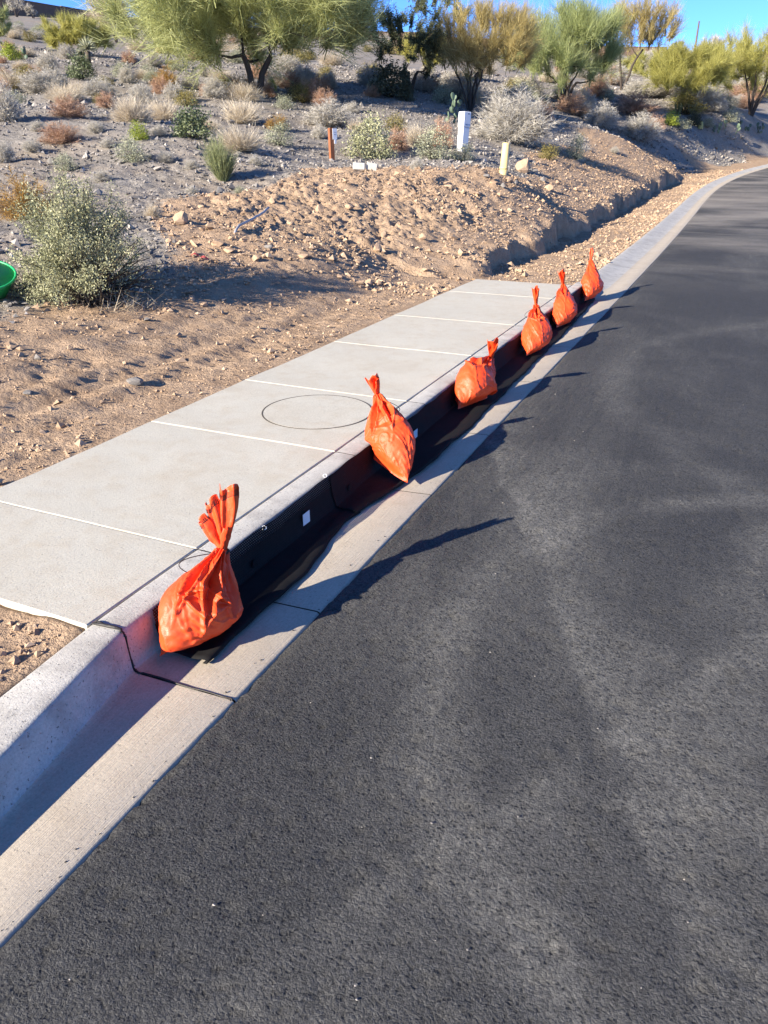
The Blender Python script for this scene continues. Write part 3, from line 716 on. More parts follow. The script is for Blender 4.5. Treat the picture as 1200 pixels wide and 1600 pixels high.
def sandbag(label, C0, C1, N, T, bmax, amax, seed, bend=(0, 0, 0), dents=(), tailw=0.05, flaps=None, loop=True, floor=0.022, fat=1.0, lobes=5, pl=1.0):
    C0, C1, N, T = (np.array(q, float) for q in (C0, C1, N, T))
    r_ = np.random.default_rng(seed)
    root = empty('sandbag', tuple((C0 + C1) / 2)); tag(root, label, 'sandbag', 'orange sandbags holding down the kerb filter')
    nt, nth = 150, 168
    t = np.linspace(0, 1, nt); th = np.linspace(0, 2 * np.pi, nth, endpoint=False)
    Mid = (C0 + C1) / 2; ctrl = (Mid + N) / 2 + np.array(bend)
    cen = ((1 - t) ** 2)[:, None] * Mid + (2 * t * (1 - t))[:, None] * ctrl + (t ** 2)[:, None] * N
    W = C1 - C0; a0 = np.linalg.norm(W) / 2; W /= np.linalg.norm(W)
    D = np.gradient(cen, axis=0); D /= np.linalg.norm(D, axis=1)[:, None]
    Wt = W[None] - (D @ W)[:, None] * D * sstep(0, .5, t)[:, None]; Wt /= np.linalg.norm(Wt, axis=1)[:, None]
    B = np.cross(Wt, D); B /= np.linalg.norm(B, axis=1)[:, None]
    rn = 0.021
    a = pchip(t, [(-.1, a0), (0, a0), (.06, a0 * .98), (.2, (a0 + amax) / 2 * .99), (.38, amax), (.55, amax * .93 * fat), (.72, amax * .70 * fat), (.85, amax * .42 * fat), (.94, rn * 1.5), (1, rn), (1.1, rn)])
    b = pchip(t, [(-.1, .003), (0, .003), (.045, .007), (.10, bmax * .48), (.17, bmax * .80), (.28, bmax * .98), (.42, bmax), (.58, bmax * .86 * fat), (.74, bmax * .62 * fat), (.86, bmax * .42 * fat), (.94, rn * 1.4), (1, rn), (1.1, rn)])
    TH, TT = np.meshgrid(th, t)
    ex = 1.0 + 0.5 * np.exp(-TT / 0.12)
    cx = np.cos(TH); sy = np.sign(np.sin(TH)) * np.abs(np.sin(TH)) ** ex
    # pleats that gather into the neck
    ph = r_.uniform(0, 6.28, 6)
    warp = TH + 0.45 * np.sin(TH + ph[0]) + 0.25 * np.sin(2 * TH + ph[1]) + 0.25 * np.sin(TT * 5 + ph[2] + TH)
    def ridge(k, p, sharp): 
        w = np.abs(np.sin(warp * k / 2 + p)); return -np.clip(1 - w * sharp, 0, 1) ** 1.3
    amp = pl * (0.055 * sstep(.42, .74, TT) * sstep(1.02, .80, TT) * np.clip(b / bmax, .3, 1)[:, None])
    per = 0.55 + 0.45 * np.sin(warp * 2 + ph[3])
    disp = amp * ridge(lobes, ph[4], 1.25) * per
    disp += 0.014 * sstep(.45, .85, TT) * sstep(1.0, .9, TT) * ridge(lobes * 2 + 3, ph[5], 1.4)
    disp += 0.006 * sstep(.86, .94, TT) * np.cos(9 * TH + ph[2])
    # slumped sand: soft facets and buckles, fine horizontal strain wrinkles low down
    cu, cv = np.cos(TH) * 1.3 + seed, np.sin(TH) * 1.3
    n1 = fbm(cu * .9 + TT * 1.3, cv * .9 + TT * 3.2, 2, seed); disp += 0.024 * n1 * sstep(0.02, .2, TT) * sstep(.97, .8, TT)
    rg = 1 - np.abs(fbm(cu * 1.3 + 4 + TT, cv * 1.3 + TT * 5.0, 2, seed + 3)) * 9; disp += 0.006 * np.clip(rg, 0, 1) ** 2 * sstep(0.03, .2, TT) * sstep(.96, .8, TT)
    wr = np.sin(TT * 85 + 3.0 * fbm(cu * 2, cv * 2 + TT * 4, 3, seed + 5) * 3)
    disp += 0.0028 * wr * sstep(.04, .1, TT) * sstep(.5, .3, TT) * (0.3 + 0.7 * sstep(-0.1, .25, fbm(cu * 1.4, cv * 1.4 + TT * 2, 2, seed + 6)))
    for (t0, th0, st_, sth, dep) in dents:
        dth = np.angle(np.exp(1j * (TH - th0))); rr2 = np.abs(dth / sth) + np.abs((TT - t0) / st_)
        disp -= dep * np.clip(1 - rr2, 0, 1) ** 1.2
        disp += 0.35 * dep * np.exp(-((rr2 - 1.05) / .16) ** 2)
    aa = a[:, None] * cx; bb = b[:, None] * sy
    nx, ny = cx / (a[:, None] + .02), sy / (b[:, None] + .02); nn = np.hypot(nx, ny) + 1e-6
    aa = aa + disp * nx / nn; bb = bb + disp * ny / nn
    V = cen[:, None, :] + Wt[:, None, :] * aa[..., None] + B[:, None, :] * bb[..., None]
    # rests on the gutter and leans on the panel
    V = V.reshape(-1, 3)
    z = V[:, 2]; V[:, 2] = np.where(z < floor + .03, floor + .03 * np.exp((z - floor - .03) / .03), z)
    zz = V[:, 2]; fx = -1.560 - 0.03 * np.clip(zz / .15, 0, 1)
    lowm = sstep(.20, .16, zz); x = V[:, 0]
    xs_ = np.where(x < fx + .03, fx + .03 * np.exp(np.clip((x - fx - .03) / .03, -9, 0)), x); V[:, 0] = x * (1 - lowm) + xs_ * lowm
    F = [grid_faces(nt, nth, True)]
    me = make_mesh('body', V, F, M['bag'], True)
    child('body', me, root)
    # side seam running down the body
    k = int(nth * (0.22 + 0.06 * r_.random())); sid = V.reshape(nt, nth, 3)[6:128:3, k if np.cross(Wt[0], D[0])[0] > 0 else (nth - k)]
    # tail above the tie
    ax = T - N; L = np.linalg.norm(ax); ax /= L
    tb = MB()
    side = RGT * np.array([1, 1, 0]); side = side - ax * (side @ ax); side /= np.linalg.norm(side); fr = np.cross(ax, side)
    fl = flaps or [(0.0, 0.0, 1.0, tailw, 0.0), (0.10, 0.05, 0.86, tailw * .9, 1.7)]
    for (lean, leanf, ln, wd, rot) in fl:
        d = ax + side * lean + fr * leanf; d /= np.linalg.norm(d)
        s1 = side * math.cos(rot) + fr * math.sin(rot); s1 = s1 - d * (s1 @ d); s1 /= np.linalg.norm(s1); s2 = np.cross(d, s1)
        nu, nv = 26, 25
        u = np.linspace(0, 1, nu); v = np.linspace(-1, 1, nv)
        U_, V_ = np.meshgrid(u, v, indexing='ij')
        half = 0.013 + (wd / 2 - 0.013) * sstep(0, .75, U_) * (0.85 + 0.3 * U_)
        ang = V_ * (2.6 - 1.25 * U_)                        # curls round itself near the tie, opens at the rim
        r_n = half / np.sin(np.clip(2.6 - 1.25 * U_, 0.4, 1.5))
        px = half * np.sin(ang) / np.maximum(np.sin(np.minimum(2.6 - 1.25 * U_, np.pi / 2)), .3)
        py = r_n * (1 - np.cos(ang)) * 0.55 - half * .45
        fold = 0.007 * np.sin(V_ * 7 + ph[0] + U_ * 2) * sstep(0.05, .7, U_) + 0.010 * fbm(U_ * 3 + rot, V_ * 2.2, 3, seed + 9) * sstep(0, .4, U_)
        py = py + fold
        lenv = L * ln * (1 + 0.10 * V_ * math.cos(rot * 2 + 1) + 0.05 * np.sin(V_ * 4 + rot))
        bendv = 0.10 * L * ln * np.sin(U_ * 2.6 + rot) 
        Pp = N[None, None] - d * 0.004 + d * (U_ * lenv)[..., None] + s1 * (px + bendv * .35)[..., None] + s2 * (py + bendv * .3)[..., None]
        tb.put(Pp.reshape(-1, 3), grid_faces(nu, nv))
        if wd > 0.04:                                          # stitched hem near the rim
            st_ = Pp[-3] + s2 * 0
            fl_rows = []
            sandbag.stitches.append((root, Pp[-5:-1].copy()))
    tail = child('tail', tb.mesh('tail', M['bag'], True), root)
    md = tail.modifiers.new('thick', 'SOLIDIFY'); md.thickness = 0.0016; md.offset = 0
    # tie round the neck with a loose end
    cb = MB(); an = np.linspace(0, 4 * np.pi, 41)
    cb.tube(N + np.outer(np.cos(an), side) * (rn + .0035) + np.outer(np.sin(an), fr) * (rn + .0035) + np.outer(an / 13 * .012 - .006, ax), 0.0026, 6)
    if loop:
        sg = loop if loop in (-1, 1) else 1; q = np.linspace(0, 1, 26)
        lp = N + np.outer(np.sin(q * np.pi) * (.10) * sg + .02 * sg, side) + np.outer(-.10 * q ** 1.6 + .02 * np.sin(q * 3), ax) + np.outer(-.028 - .10 * np.sin(q * np.pi * .9) * (1 - .1 * q), fr) * (1 if fr @ FWD > 0 else -1)
        cb.tube(lp, 0.0017, 5)
    child('tie', cb.mesh('tie', M['cord'], True), root)
    return root
sandbag.stitches = []

sandbag('big orange sandbag with tall flared tail, at the pavement end',
        (-1.53, 1.553, .020), (-1.44, 1.85, .026), (-1.455, 1.853, .305), (-1.435, 1.886, .55), .118, .150, 11, bend=(0.02, -.055, .02),
        dents=[(.66, 2.05, .34, .30, .050), (.52, 2.15, .10, .75, .030), (.70, 2.85, .30, .28, .035), (.62, 1.25, .26, .3, .035)], tailw=.065,
        flaps=[(0.03, 0.0, 1.0, .060, 0.15), (-.30, 0.03, .78, .050, -.35), (-.72, .05, .56, .046, -.6), (0.12, -.05, .40, .042, 1.4)], loop=-1, lobes=5, pl=1.1, fat=.9)
sandbag('tall narrow orange sandbag leaning back on the kerb beside the round cover',
        (-1.335, 3.262, .018), (-1.575, 3.345, .10), (-1.648, 3.576, .366), (-1.66, 3.505, .50), .098, .150, 23, bend=(0.06, -.02, .03),
        dents=[(.54, 4.5, .08, .9, .018), (.74, 4.3, .26, .3, .034), (.70, 5.2, .28, .3, .034)], tailw=.065, loop=1, fat=.86, lobes=6)
sandbag('slumped orange sandbag with its neck bent over to one side',
        (-1.505, 4.54, .022), (-1.40, 4.86, .026), (-1.46, 5.10, .245), (-1.425, 4.98, .42), .125, .165, 35, bend=(-0.02, -.10, .075),
        dents=[(.58, 2.5, .14, .7, .032), (.74, 2.0, .2, .35, .035), (.74, 3.1, .2, .4, .03)], tailw=.07, loop=-1, lobes=4, fat=.84)
sandbag('full orange sandbag with a curled tail between the slumped bag and two slimmer ones',
        (-1.46, 6.17, .022), (-1.40, 6.47, .026), (-1.535, 6.70, .35), (-1.555, 6.655, .528), .118, .152, 47, bend=(0.05, -.06, .03),
        dents=[(.58, 2.5, .10, .7, .024), (.74, 2.3, .24, .28, .035), (.74, 3.0, .24, .28, .035)], tailw=.05, loop=-1, lobes=5, fat=.86)
sandbag('orange sandbag with short squared tail, second from the pavement far end',
        (-1.48, 7.42, .022), (-1.41, 7.76, .026), (-1.585, 8.08, .332), (-1.605, 7.95, .505), .115, .150, 53, bend=(0.05, -.07, .02), dents=[(.68, 2.4, .26, .28, .03), (.7, 3.1, .24, .26, .03)], tailw=.06, loop=False, lobes=6, fat=.84)
sandbag('orange sandbag with thin upright twisted tail, at the pavement far end',
        (-1.51, 9.05, .022), (-1.44, 9.38, .026), (-1.585, 9.62, .41), (-1.60, 9.64, .56), .118, .152, 61, bend=(0.05, -.06, .03), tailw=.035, flaps=[(0, 0, 1, .04, .2), (.03, .02, .9, .036, 2.0)], loop=False, lobes=6, fat=.84)
for root, rows in sandbag.stitches[:3]:
    mb = MB()
    c_ = rows.shape[1]
    for j in range(1, c_ - 1):
        a_, b_ = rows[0, j], rows[2, j]
        nrm = np.cross(rows[0, j + 1] - rows[0, j - 1], b_ - a_); nrm /= np.linalg.norm(nrm) + 1e-9
        for sg in (-1, 1): mb.tube([a_ + nrm * .0014 * sg, b_ + nrm * .0014 * sg], 0.0007, 4)
    for sg in (-1, 1):
        for rw in (0,):
            tg = np.gradient(rows[rw], axis=0); nn_ = np.cross(tg, rows[2] - rows[0]); nn_ /= np.linalg.norm(nn_, axis=1)[:, None] + 1e-9
            mb.tube(rows[rw] + nn_ * .0014 * sg, 0.0009, 4)
    child('stitching', mb.mesh('stitching', M['cord']), root)

# ------------------------------------------------------------------ stones
def stone_mesh(seed, sub=1):
    import bmesh
    bm = bmesh.new(); bmesh.ops.create_icosphere(bm, subdivisions=sub, radius=0.5)
    r_ = np.random.default_rng(seed); sc = r_.uniform(.7, 1.25, 3); sc[2] *= .72
    pl_ = [(r_.normal(size=3), r_.uniform(.22, .36)) for _ in range(9)]
    for v in bm.verts:
        p = np.array(v.co)
        for nrm, dd in pl_:
            nrm = nrm / np.linalg.norm(nrm); e = p @ nrm - dd
            if e > 0: p = p - nrm * e * .97
        v.co = Vector(p * sc * (1 + r_.uniform(-.06, .06)))
    V = np.array([v.co[:] for v in bm.verts]); F = np.array([[v.index for v in f.verts] for f in bm.faces]); bm.free()
    V[:, 2] -= V[:, 2].min(); return V, F
OCT = np.array([(1, 0, 0), (-1, 0, 0), (0, 1, 0), (0, -1, 0), (0, 0, 1), (0, 0, -1)], float) * .5
OCF = np.array([(0, 2, 4), (2, 1, 4), (1, 3, 4), (3, 0, 4), (2, 0, 5), (1, 2, 5), (3, 1, 5), (0, 3, 5)])
def scatter(name, x, y, size, mat, tint, sink=.25, label=None, cat=None):
    n = len(x); z = ground_z(x, y)
    J = rng.uniform(.5, 1.4, (n, 6, 3)); J[:, :, 2] *= .75
    J = J + 0.0
    V = (OCT[None] * J + rng.uniform(-.14, .14, (n, 6, 3))) * size[:, None, None]
    a = rng.uniform(0, 6.28, n); c, s_ = np.cos(a)[:, None], np.sin(a)[:, None]; tl = rng.uniform(-.5, .5, (n, 1))
    X2 = V[..., 0] * c - V[..., 1] * s_; Y2 = V[..., 0] * s_ + V[..., 1] * c; Z2 = V[..., 2] + X2 * tl
    P = np.stack([X2 + x[:, None], Y2 + y[:, None], Z2 + z[:, None] + (size * (.36 - sink))[:, None]], -1).reshape(-1, 3)
    F = (OCF[None] + (np.arange(n) * 6)[:, None, None]).reshape(-1, 3)
    o = add(name, make_mesh(name, P, F, mat, False, {'tint': np.repeat(tint, 6)}), kind='stuff')
    tag(o, label, cat); return o
def slope_points(n, smin, smax, ymin, ymax):
    y = ymin + (ymax - ymin) * rng.random(n) ** 1.7; s = smin + (smax - smin) * rng.random(n) ** 1.6
    return ox(y) - s, y, s
x, y, s = slope_points(135000, 1.8, 34, 0.5, 52)
tm = tan_mask(x, y) + rng.normal(0, .12, len(x)); k = tm < .5
x, y = x[k], y[k]; cl = sstep(-.35, .2, fbm(x * .6, y * .6, 3, 90)); k = rng.random(len(x)) < .25 + .75 * cl; x, y = x[k], y[k]
dd = np.hypot(x, y)
sz = np.clip(rng.lognormal(-3.35, .5, len(x)), .012, .16) * (.8 + dd / 50)
scatter('gravel', x, y, sz, M['gravel'], np.clip(rng.normal(.38, .26, len(x)), 0, 1), .22, 'grey desert gravel strewn over the hillside', 'gravel')
# loose earth
x, y, s = slope_points(130000, .62, 6.8, .2, 44)
k = (tan_mask(x, y) > .4) & ((s > 1.80) | (y < 1.40) | (y > 9.45)); x, y, s = x[k], y[k], s[k]
dens = .18 + .8 * sstep(-.15, .3, fbm(x * 1.1, y * 1.1, 3, 95)); dens = dens * np.where((s < 3.6) & (y < 8), .55, 1) ; k = rng.random(len(x)) < dens; x, y, s = x[k], y[k], s[k]
sz = np.clip(rng.lognormal(-4.05, .6, len(x)), .006, .12) * np.where((s < 3.4) & (y < 8), .75, 1.2)
yf = 12 + 30 * rng.random(14000) ** 1.3; sf = 2.1 + 3.2 * rng.random(14000); xf = ox(yf) - sf; kf = tan_mask(xf, yf) > .4; x = np.concatenate([x, xf[kf]]); y = np.concatenate([y, yf[kf]]); sz = np.concatenate([sz, np.clip(rng.lognormal(-3.75, .5, kf.sum()), .012, .12)])
xe, ye = -1.80 - rng.random(1500) * 1.1, .45 + .97 * rng.random(1500); x = np.concatenate([x, xe]); y = np.concatenate([y, ye]); sz = np.concatenate([sz, np.clip(rng.lognormal(-4.5, .6, 1500), .004, .035)])
scatter('dirt_clods', x, y, sz, M['clod'], np.clip(rng.normal(.45, .22, len(x)), 0, 1), .22, 'loose tan dirt clods on the dug earth', 'dirt')
# grit on the asphalt
n = 200; y = .5 + 9 * rng.random(n) ** 1.5; x = -1.1 + rng.random(n) * (1.6 + y * .5)
V = []; F = []
zz = zr(y) + .009; sz = np.clip(rng.lognormal(-5.4, .4, n), .002, .009)
J = rng.uniform(.6, 1.3, (n, 6, 3)); Vv = OCT[None] * J * sz[:, None, None]; Vv[..., 2] *= .7
P = Vv + np.stack([x, y, zz + sz * .2], 1)[:, None, :]
o = add('grit', make_mesh('grit', P.reshape(-1, 3), (OCF[None] + (np.arange(n) * 6)[:, None, None]).reshape(-1, 3), M['gravel'], False, {'tint': np.repeat(rng.uniform(.35, .9, n), 6)}), kind='stuff')
tag(o, 'pale grit scattered on the black asphalt', 'grit')

n = 110; y = .4 + 9.0 * rng.random(n) ** 1.5; x = -1.195 - np.abs(rng.normal(0, .022, n)) - .004
sz = np.clip(rng.lognormal(-5.6, .4, n), .002, .008); Vv = OCT[None] * rng.uniform(.6, 1.3, (n, 6, 3)) * sz[:, None, None]
P = Vv + np.stack([x, y, zr(y) + .002 + sz * .25], 1)[:, None, :]
M['crumb'] = m_plain('asphalt_crumb', (0.04, 0.039, 0.038), .85, .3, 60, .3)
o = add('asphalt_crumbs', make_mesh('asphalt_crumbs', P.reshape(-1, 3), (OCF[None] + (np.arange(n) * 6)[:, None, None]).reshape(-1, 3), M['crumb']), kind='stuff')
tag(o, 'black asphalt crumbs strewn along the gutter edge', 'crumbs')
rockv = [stone_mesh(100 + i, 2) for i in range(6)]
rock_me = {}
def rock(u, v, wpx, kind, idx, label, group=None):
    p, dep = at(u, v); w = wpx * px_m(dep)
    key = (idx % 6, kind)
    if key not in rock_me: V, F = rockv[idx % 6]; rock_me[key] = make_mesh('rock', V, F, M['rock_' + kind], False)
    o = add('rock', rock_me[key]); o.location = (p[0], p[1], p[2] - .10 * w); o.scale = (w, w, w); o.rotation_euler = (0, 0, idx * 1.37)
    tag(o, label, 'rock', group); return o
rock(818, 270, 28, 'tan', 1, 'large tan boulder right beside the cream vent pipe')
rock(858, 300, 20, 'tan', 3, 'rounded tan rock on the earth bank below the boulder')
rock(343, 298, 19, 'grey', 2, 'blue-grey rock below the green broom tuft on the slope')
rock(421, 388, 16, 'grey', 4, 'grey angular rock half buried in the dug earth', 'grey rocks in the dug earth')
rock(211, 606, 26, 'grey', 0, 'dark grey stone bedded in the dirt strip by the pavement')
rock(45, 620, 16, 'grey', 5, 'small grey stone in the dirt away from the pavement', 'small stones in the dirt strip')
rock(160, 632, 9, 'tan', 2, 'small tan stone in the dirt strip', 'small tan stones in the dirt strip')
for i, (u, v, w) in enumerate([(562, 447, 14), (577, 446, 15), (592, 448, 13), (606, 447, 16), (626, 444, 12), (530, 434, 12), (664, 432, 12)]):
    rock(u, v, w, 'tan', i, 'tan clod-like rock in the row at the foot of the heap', 'rocks lined along the foot of the dirt heap')
for i, (u, v, w) in enumerate([(285, 350, 26), (315, 325, 14), (340, 385, 24), (358, 392, 18), (400, 405, 20), (425, 318, 16), (500, 325, 18), (545, 330, 15), (455, 350, 15), (520, 345, 18), (640, 350, 13), (690, 335, 12), (600, 365, 14), (475, 400, 18), (380, 375, 14), (360, 420, 15), (265, 380, 15), (305, 400, 13), (445, 430, 13), (700, 290, 16), (725, 278, 14), (745, 300, 13), (780, 305, 12), (660, 375, 14), (590, 395, 18), (560, 410, 14)]):
    rock(u, v + 4, w, 'tan', i * 5 + 1, 'tan lump lying on the loose dirt heap', 'lumps on the dirt heap')
for i, (u, v, w) in enumerate([(795, 287, 14), (835, 268, 12), (848, 285, 12), (770, 291, 13), (806, 292, 11), (828, 297, 12), (870, 290, 10), (760, 283, 12), (785, 296, 11)]):
    rock(u, v, w, 'grey' if i % 3 else 'tan', i * 3 + 2, 'stone in the pile around the cream vent pipe', 'stones piled round the vent pipe')
for i, (u, v, w) in enumerate([(90, 438, 12), (40, 470, 14), (75, 472, 13), (10, 468, 16), (110, 545, 10), (60, 560, 14), (260, 485, 14), (230, 500, 12), (320, 475, 16), (350, 468, 12), (300, 470, 14)]):
    rock(u, v + 4, w, 'grey' if i % 2 else 'tan', i * 7 + 3, 'stone at the edge of the dirt near the big shrub', 'stones near the big shrub')

# ------------------------------------------------------------------ plants
def unit(v): return v / (np.linalg.norm(v, axis=-1, keepdims=True) + 1e-9)
def blades(P0, Dv, L, w, r_, bend=0.0, tint=None, segs=1):
    """thin tapering blades: one triangle each, or two quads + tip when bent"""
    n = len(P0); side = unit(np.cross(Dv, unit(r_.normal(size=(n, 3))))) * (w if np.isscalar(w) else w[:, None])
    if segs == 1:
        V = np.stack([P0 - side, P0 + side, P0 + Dv * L[:, None]], 1)
        return V.reshape(-1, 3), (np.arange(n * 3).reshape(-1, 3)), np.repeat(tint, 3)
    bd = bend if not np.isscalar(bend) else np.full((n, 3), 0) + np.array([0, 0, -bend])
    p1 = P0 + Dv * L[:, None] * .5; p2 = P0 + Dv * L[:, None] + bd * L[:, None]
    V = np.stack([P0 - side, P0 + side, p1 + side * .8, p1 - side * .8, p2], 1)
    b_ = (np.arange(n) * 5)[:, None]
    T = np.concatenate([b_ + np.array([[0, 1, 2]]), b_ + np.array([[0, 2, 3]]), b_ + np.array([[3, 2, 4]])], 0)
    return V.reshape(-1, 3), T, np.repeat(tint, 5)
def leaves(C, size, r_, tint, asp=.45, up=.3):
    n = len(C); d = unit(r_.normal(size=(n, 3)) + np.array([0, 0, up])); s_ = unit(np.cross(d, r_.normal(size=(n, 3))))
    size = size[:, None]
    V = np.stack([C - d * size * .5, C + s_ * size * asp * .5, C + d * size * .5, C - s_ * size * asp * .5], 1)
    return V.reshape(-1, 3), (np.arange(n * 4).reshape(-1, 4)), np.repeat(tint, 4)
def dome_dirs(n, r_, lo=.0, hi=1.0):
    a = r_.uniform(0, 2 * np.pi, n); c = r_.uniform(lo, hi, n); s_ = np.sqrt(1 - c * c)
    return np.stack([np.cos(a) * s_, np.sin(a) * s_, c], 1)

def bush_grass(seed, n=2000, spread=.75, w=.0055, stiff=.2, lo=.22):
    r_ = np.random.default_rng(seed); mb = MB()
    a = r_.uniform(0, 6.28, n); rr = .12 * np.sqrt(r_.random(n)); P0 = np.stack([rr * np.cos(a), rr * np.sin(a), np.zeros(n) - .03], 1)
    D = unit(dome_dirs(n, r_, lo, 1.0) + r_.normal(0, .12, (n, 3)))
    lump = 1 + .55 * fbm(np.arctan2(D[:, 1], D[:, 0]) * 1.1 + seed, D[:, 2] * 3, 2, seed)
    L = r_.uniform(.35, 1.0, n) ** .6 * lump * np.where(D[:, 2] > .6, 1.0, .72 + .28 * D[:, 2] / .6)
    L = L * (.62 + .38 * D[:, 2])
    bd = r_.normal(0, 1, (n, 3)) * stiff * .35 + np.array([0, 0, -.10 * stiff])
    V, T, A = blades(P0, D, L, w, r_, bd, np.clip(r_.normal(.5, .24, n), 0, 1), 3); mb.put(V, None, T, A)
    m2 = n; k = r_.integers(0, n, m2); B = P0[k] + D[k] * (L[k] * r_.uniform(.45, .9, m2))[:, None]     # side sprigs
    V, T, A = blades(B, unit(D[k] + r_.normal(0, .55, (m2, 3))), r_.uniform(.08, .2, m2), w * .7, r_, 0, np.clip(r_.normal(.65, .2, m2), 0, 1)); mb.put(V, None, T, A)
    return mb
def bush_twig(seed, nst=110, ntw=34, w=.0065, flat=1.0):
    r_ = np.random.default_rng(seed); mb = MB()
    D = unit(dome_dirs(nst, r_, .12, 1.0)); lum = 1 + .3 * r_.normal(size=nst) * .5
    tip = D * np.array([.46, .46, .9]) * np.clip(lum, .7, 1.2)[:, None]
    P0 = np.zeros((nst, 3)) + r_.normal(0, .03, (nst, 3)) * np.array([1, 1, 0])
    V, T, A = blades(P0, unit(tip - P0), np.linalg.norm(tip - P0, axis=1), w * 1.4, r_, .0, r_.uniform(0, .35, nst), 3); mb.put(V, None, T, A)
    f = r_.uniform(.35, 1.0, (nst, ntw)); B = (P0[:, None] + (tip - P0)[:, None] * f[..., None]).reshape(-1, 3); n = len(B)
    Dv = unit(np.repeat(D, ntw, 0) + r_.normal(0, .75, (n, 3))); L = r_.uniform(.10, .26, n)
    V, T, A = blades(B, Dv, L, w * .8, r_, 0, np.clip(r_.normal(.55, .25, n), 0, 1)); mb.put(V, None, T, A)
    B2 = np.repeat(B + Dv * L[:, None] * .6, 2, 0); n2 = len(B2); Dv2 = unit(np.repeat(Dv, 2, 0) + r_.normal(0, .8, (n2, 3)))
    V, T, A = blades(B2, Dv2, r_.uniform(.06, .14, n2), w * .6, r_, 0, np.clip(r_.normal(.7, .2, n2), 0, 1)); mb.put(V, None, T, A)
    return mb
def bush_leafy(seed, ncl=46, nlf=55, size=.05, asp=.45, low=.05, cl=.11, shape=(.42, .42, .85), up=.4):
    r_ = np.random.default_rng(seed); mb = MB()
    D = dome_dirs(ncl, r_, low, 1.0); rad = r_.uniform(.5, 1.05, ncl) ** .6
    C = D * np.array(shape) * rad[:, None]; C[:, 2] = np.maximum(C[:, 2], .05)
    P0 = r_.normal(0, .04, (ncl, 3)) * np.array([1, 1, 0])
    V, T, A = blades(P0, unit(C - P0), np.linalg.norm(C - P0, axis=1), .009, r_, 0, np.zeros(ncl), 3); mb.put(V, None, T, A)
    L = (C[:, None] + r_.normal(0, cl, (ncl, nlf, 3)) * np.array([.8, .8, 1.0])).reshape(-1, 3); L[:, 2] = np.abs(L[:, 2])
    ct = np.repeat(r_.normal(0, .12, ncl), nlf); n = len(L)
    V, Q, A = leaves(L, r_.uniform(.5, 1.3, n) * size, r_, np.clip(.35 + ct + r_.uniform(0, .6, n), .08, 1), asp, up); mb.put(V, Q, None, A)
    return mb

FOL = {
 'straw': m_tint('straw_grass', [(0, (0.32, 0.26, 0.18)), (.5, (0.58, 0.50, 0.38)), (1, (0.74, 0.67, 0.54))], .8, .25),
 'greystraw': m_tint('grey_straw', [(0, (0.22, 0.20, 0.165)), (.5, (0.45, 0.42, 0.36)), (1, (0.62, 0.585, 0.52))], .8, .2),
 'greygreen': m_tint('grey_green_leaf', [(0, (0.09, 0.085, 0.06)), (.45, (0.26, 0.275, 0.18)), (1, (0.46, 0.46, 0.33))], .7, .2),
 'rust': m_tint('rusty_twigs', [(0, (0.20, 0.14, 0.10)), (.5, (0.43, 0.27, 0.18)), (1, (0.56, 0.38, 0.27))], .8, .2),
 'orange': m_tint('orange_bloom', [(0, (0.12, 0.075, 0.03)), (.5, (0.34, 0.20, 0.06)), (1, (0.50, 0.33, 0.11))], .8, .2),
 'olive': m_tint('olive_leaf', [(0, (0.06, 0.05, 0.02)), (.5, (0.20, 0.17, 0.055)), (1, (0.33, 0.28, 0.10))], .7, .25),
 'green': m_tint('green_leaf', [(0, (0.028, 0.032, 0.018)), (.5, (0.085, 0.115, 0.05)), (1, (0.22, 0.25, 0.13))], .55, .2, .4),
 'broom': m_tint('green_broom', [(0, (0.10, 0.10, 0.05)), (.5, (0.21, 0.24, 0.11)), (1, (0.36, 0.37, 0.20))], .7, .2),
 'lime': m_tint('lime_leaf', [(0, (0.09, 0.10, 0.02)), (.5, (0.24, 0.30, 0.04)), (1, (0.42, 0.46, 0.08))], .6, .3),
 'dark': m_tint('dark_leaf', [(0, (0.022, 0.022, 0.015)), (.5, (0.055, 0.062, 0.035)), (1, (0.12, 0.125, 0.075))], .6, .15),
 'sage': m_tint('sage_leaf', [(0, (0.07, 0.06, 0.04)), (.4, (0.24, 0.25, 0.14)), (.75, (0.38, 0.38, 0.22)), (1, (0.50, 0.48, 0.31))], .65, .2),
 'palo': m_tint('palo_verde_twig', [(0, (0.19, 0.20, 0.08)), (.5, (0.43, 0.46, 0.20)), (1, (0.64, 0.66, 0.32))], .7, .5),
 'palo_blue': m_tint('blue_palo_verde_twig', [(0, (0.16, 0.18, 0.075)), (.5, (0.37, 0.42, 0.18)), (1, (0.58, 0.62, 0.30))], .7, .5),
 'palo_yellow': m_tint('yellow_palo_verde_twig', [(0, (0.18, 0.17, 0.045)), (.5, (0.43, 0.415, 0.12)), (1, (0.62, 0.58, 0.21))], .7, .5),
 'acacia': m_tint('tan_acacia_twig', [(0, (0.22, 0.175, 0.07)), (.5, (0.47, 0.385, 0.16)), (1, (0.64, 0.54, 0.26))], .75, .5),
 'mesquite': m_tint('mesquite_leaf', [(0, (0.045, 0.052, 0.03)), (.5, (0.13, 0.15, 0.08)), (1, (0.28, 0.30, 0.16))], .65, .3),
}
def var(fn, mat, cnt, seed, **kw): return [fn(seed + i, **kw).mesh("foliage", FOL[mat], False, True) for i in range(cnt)]
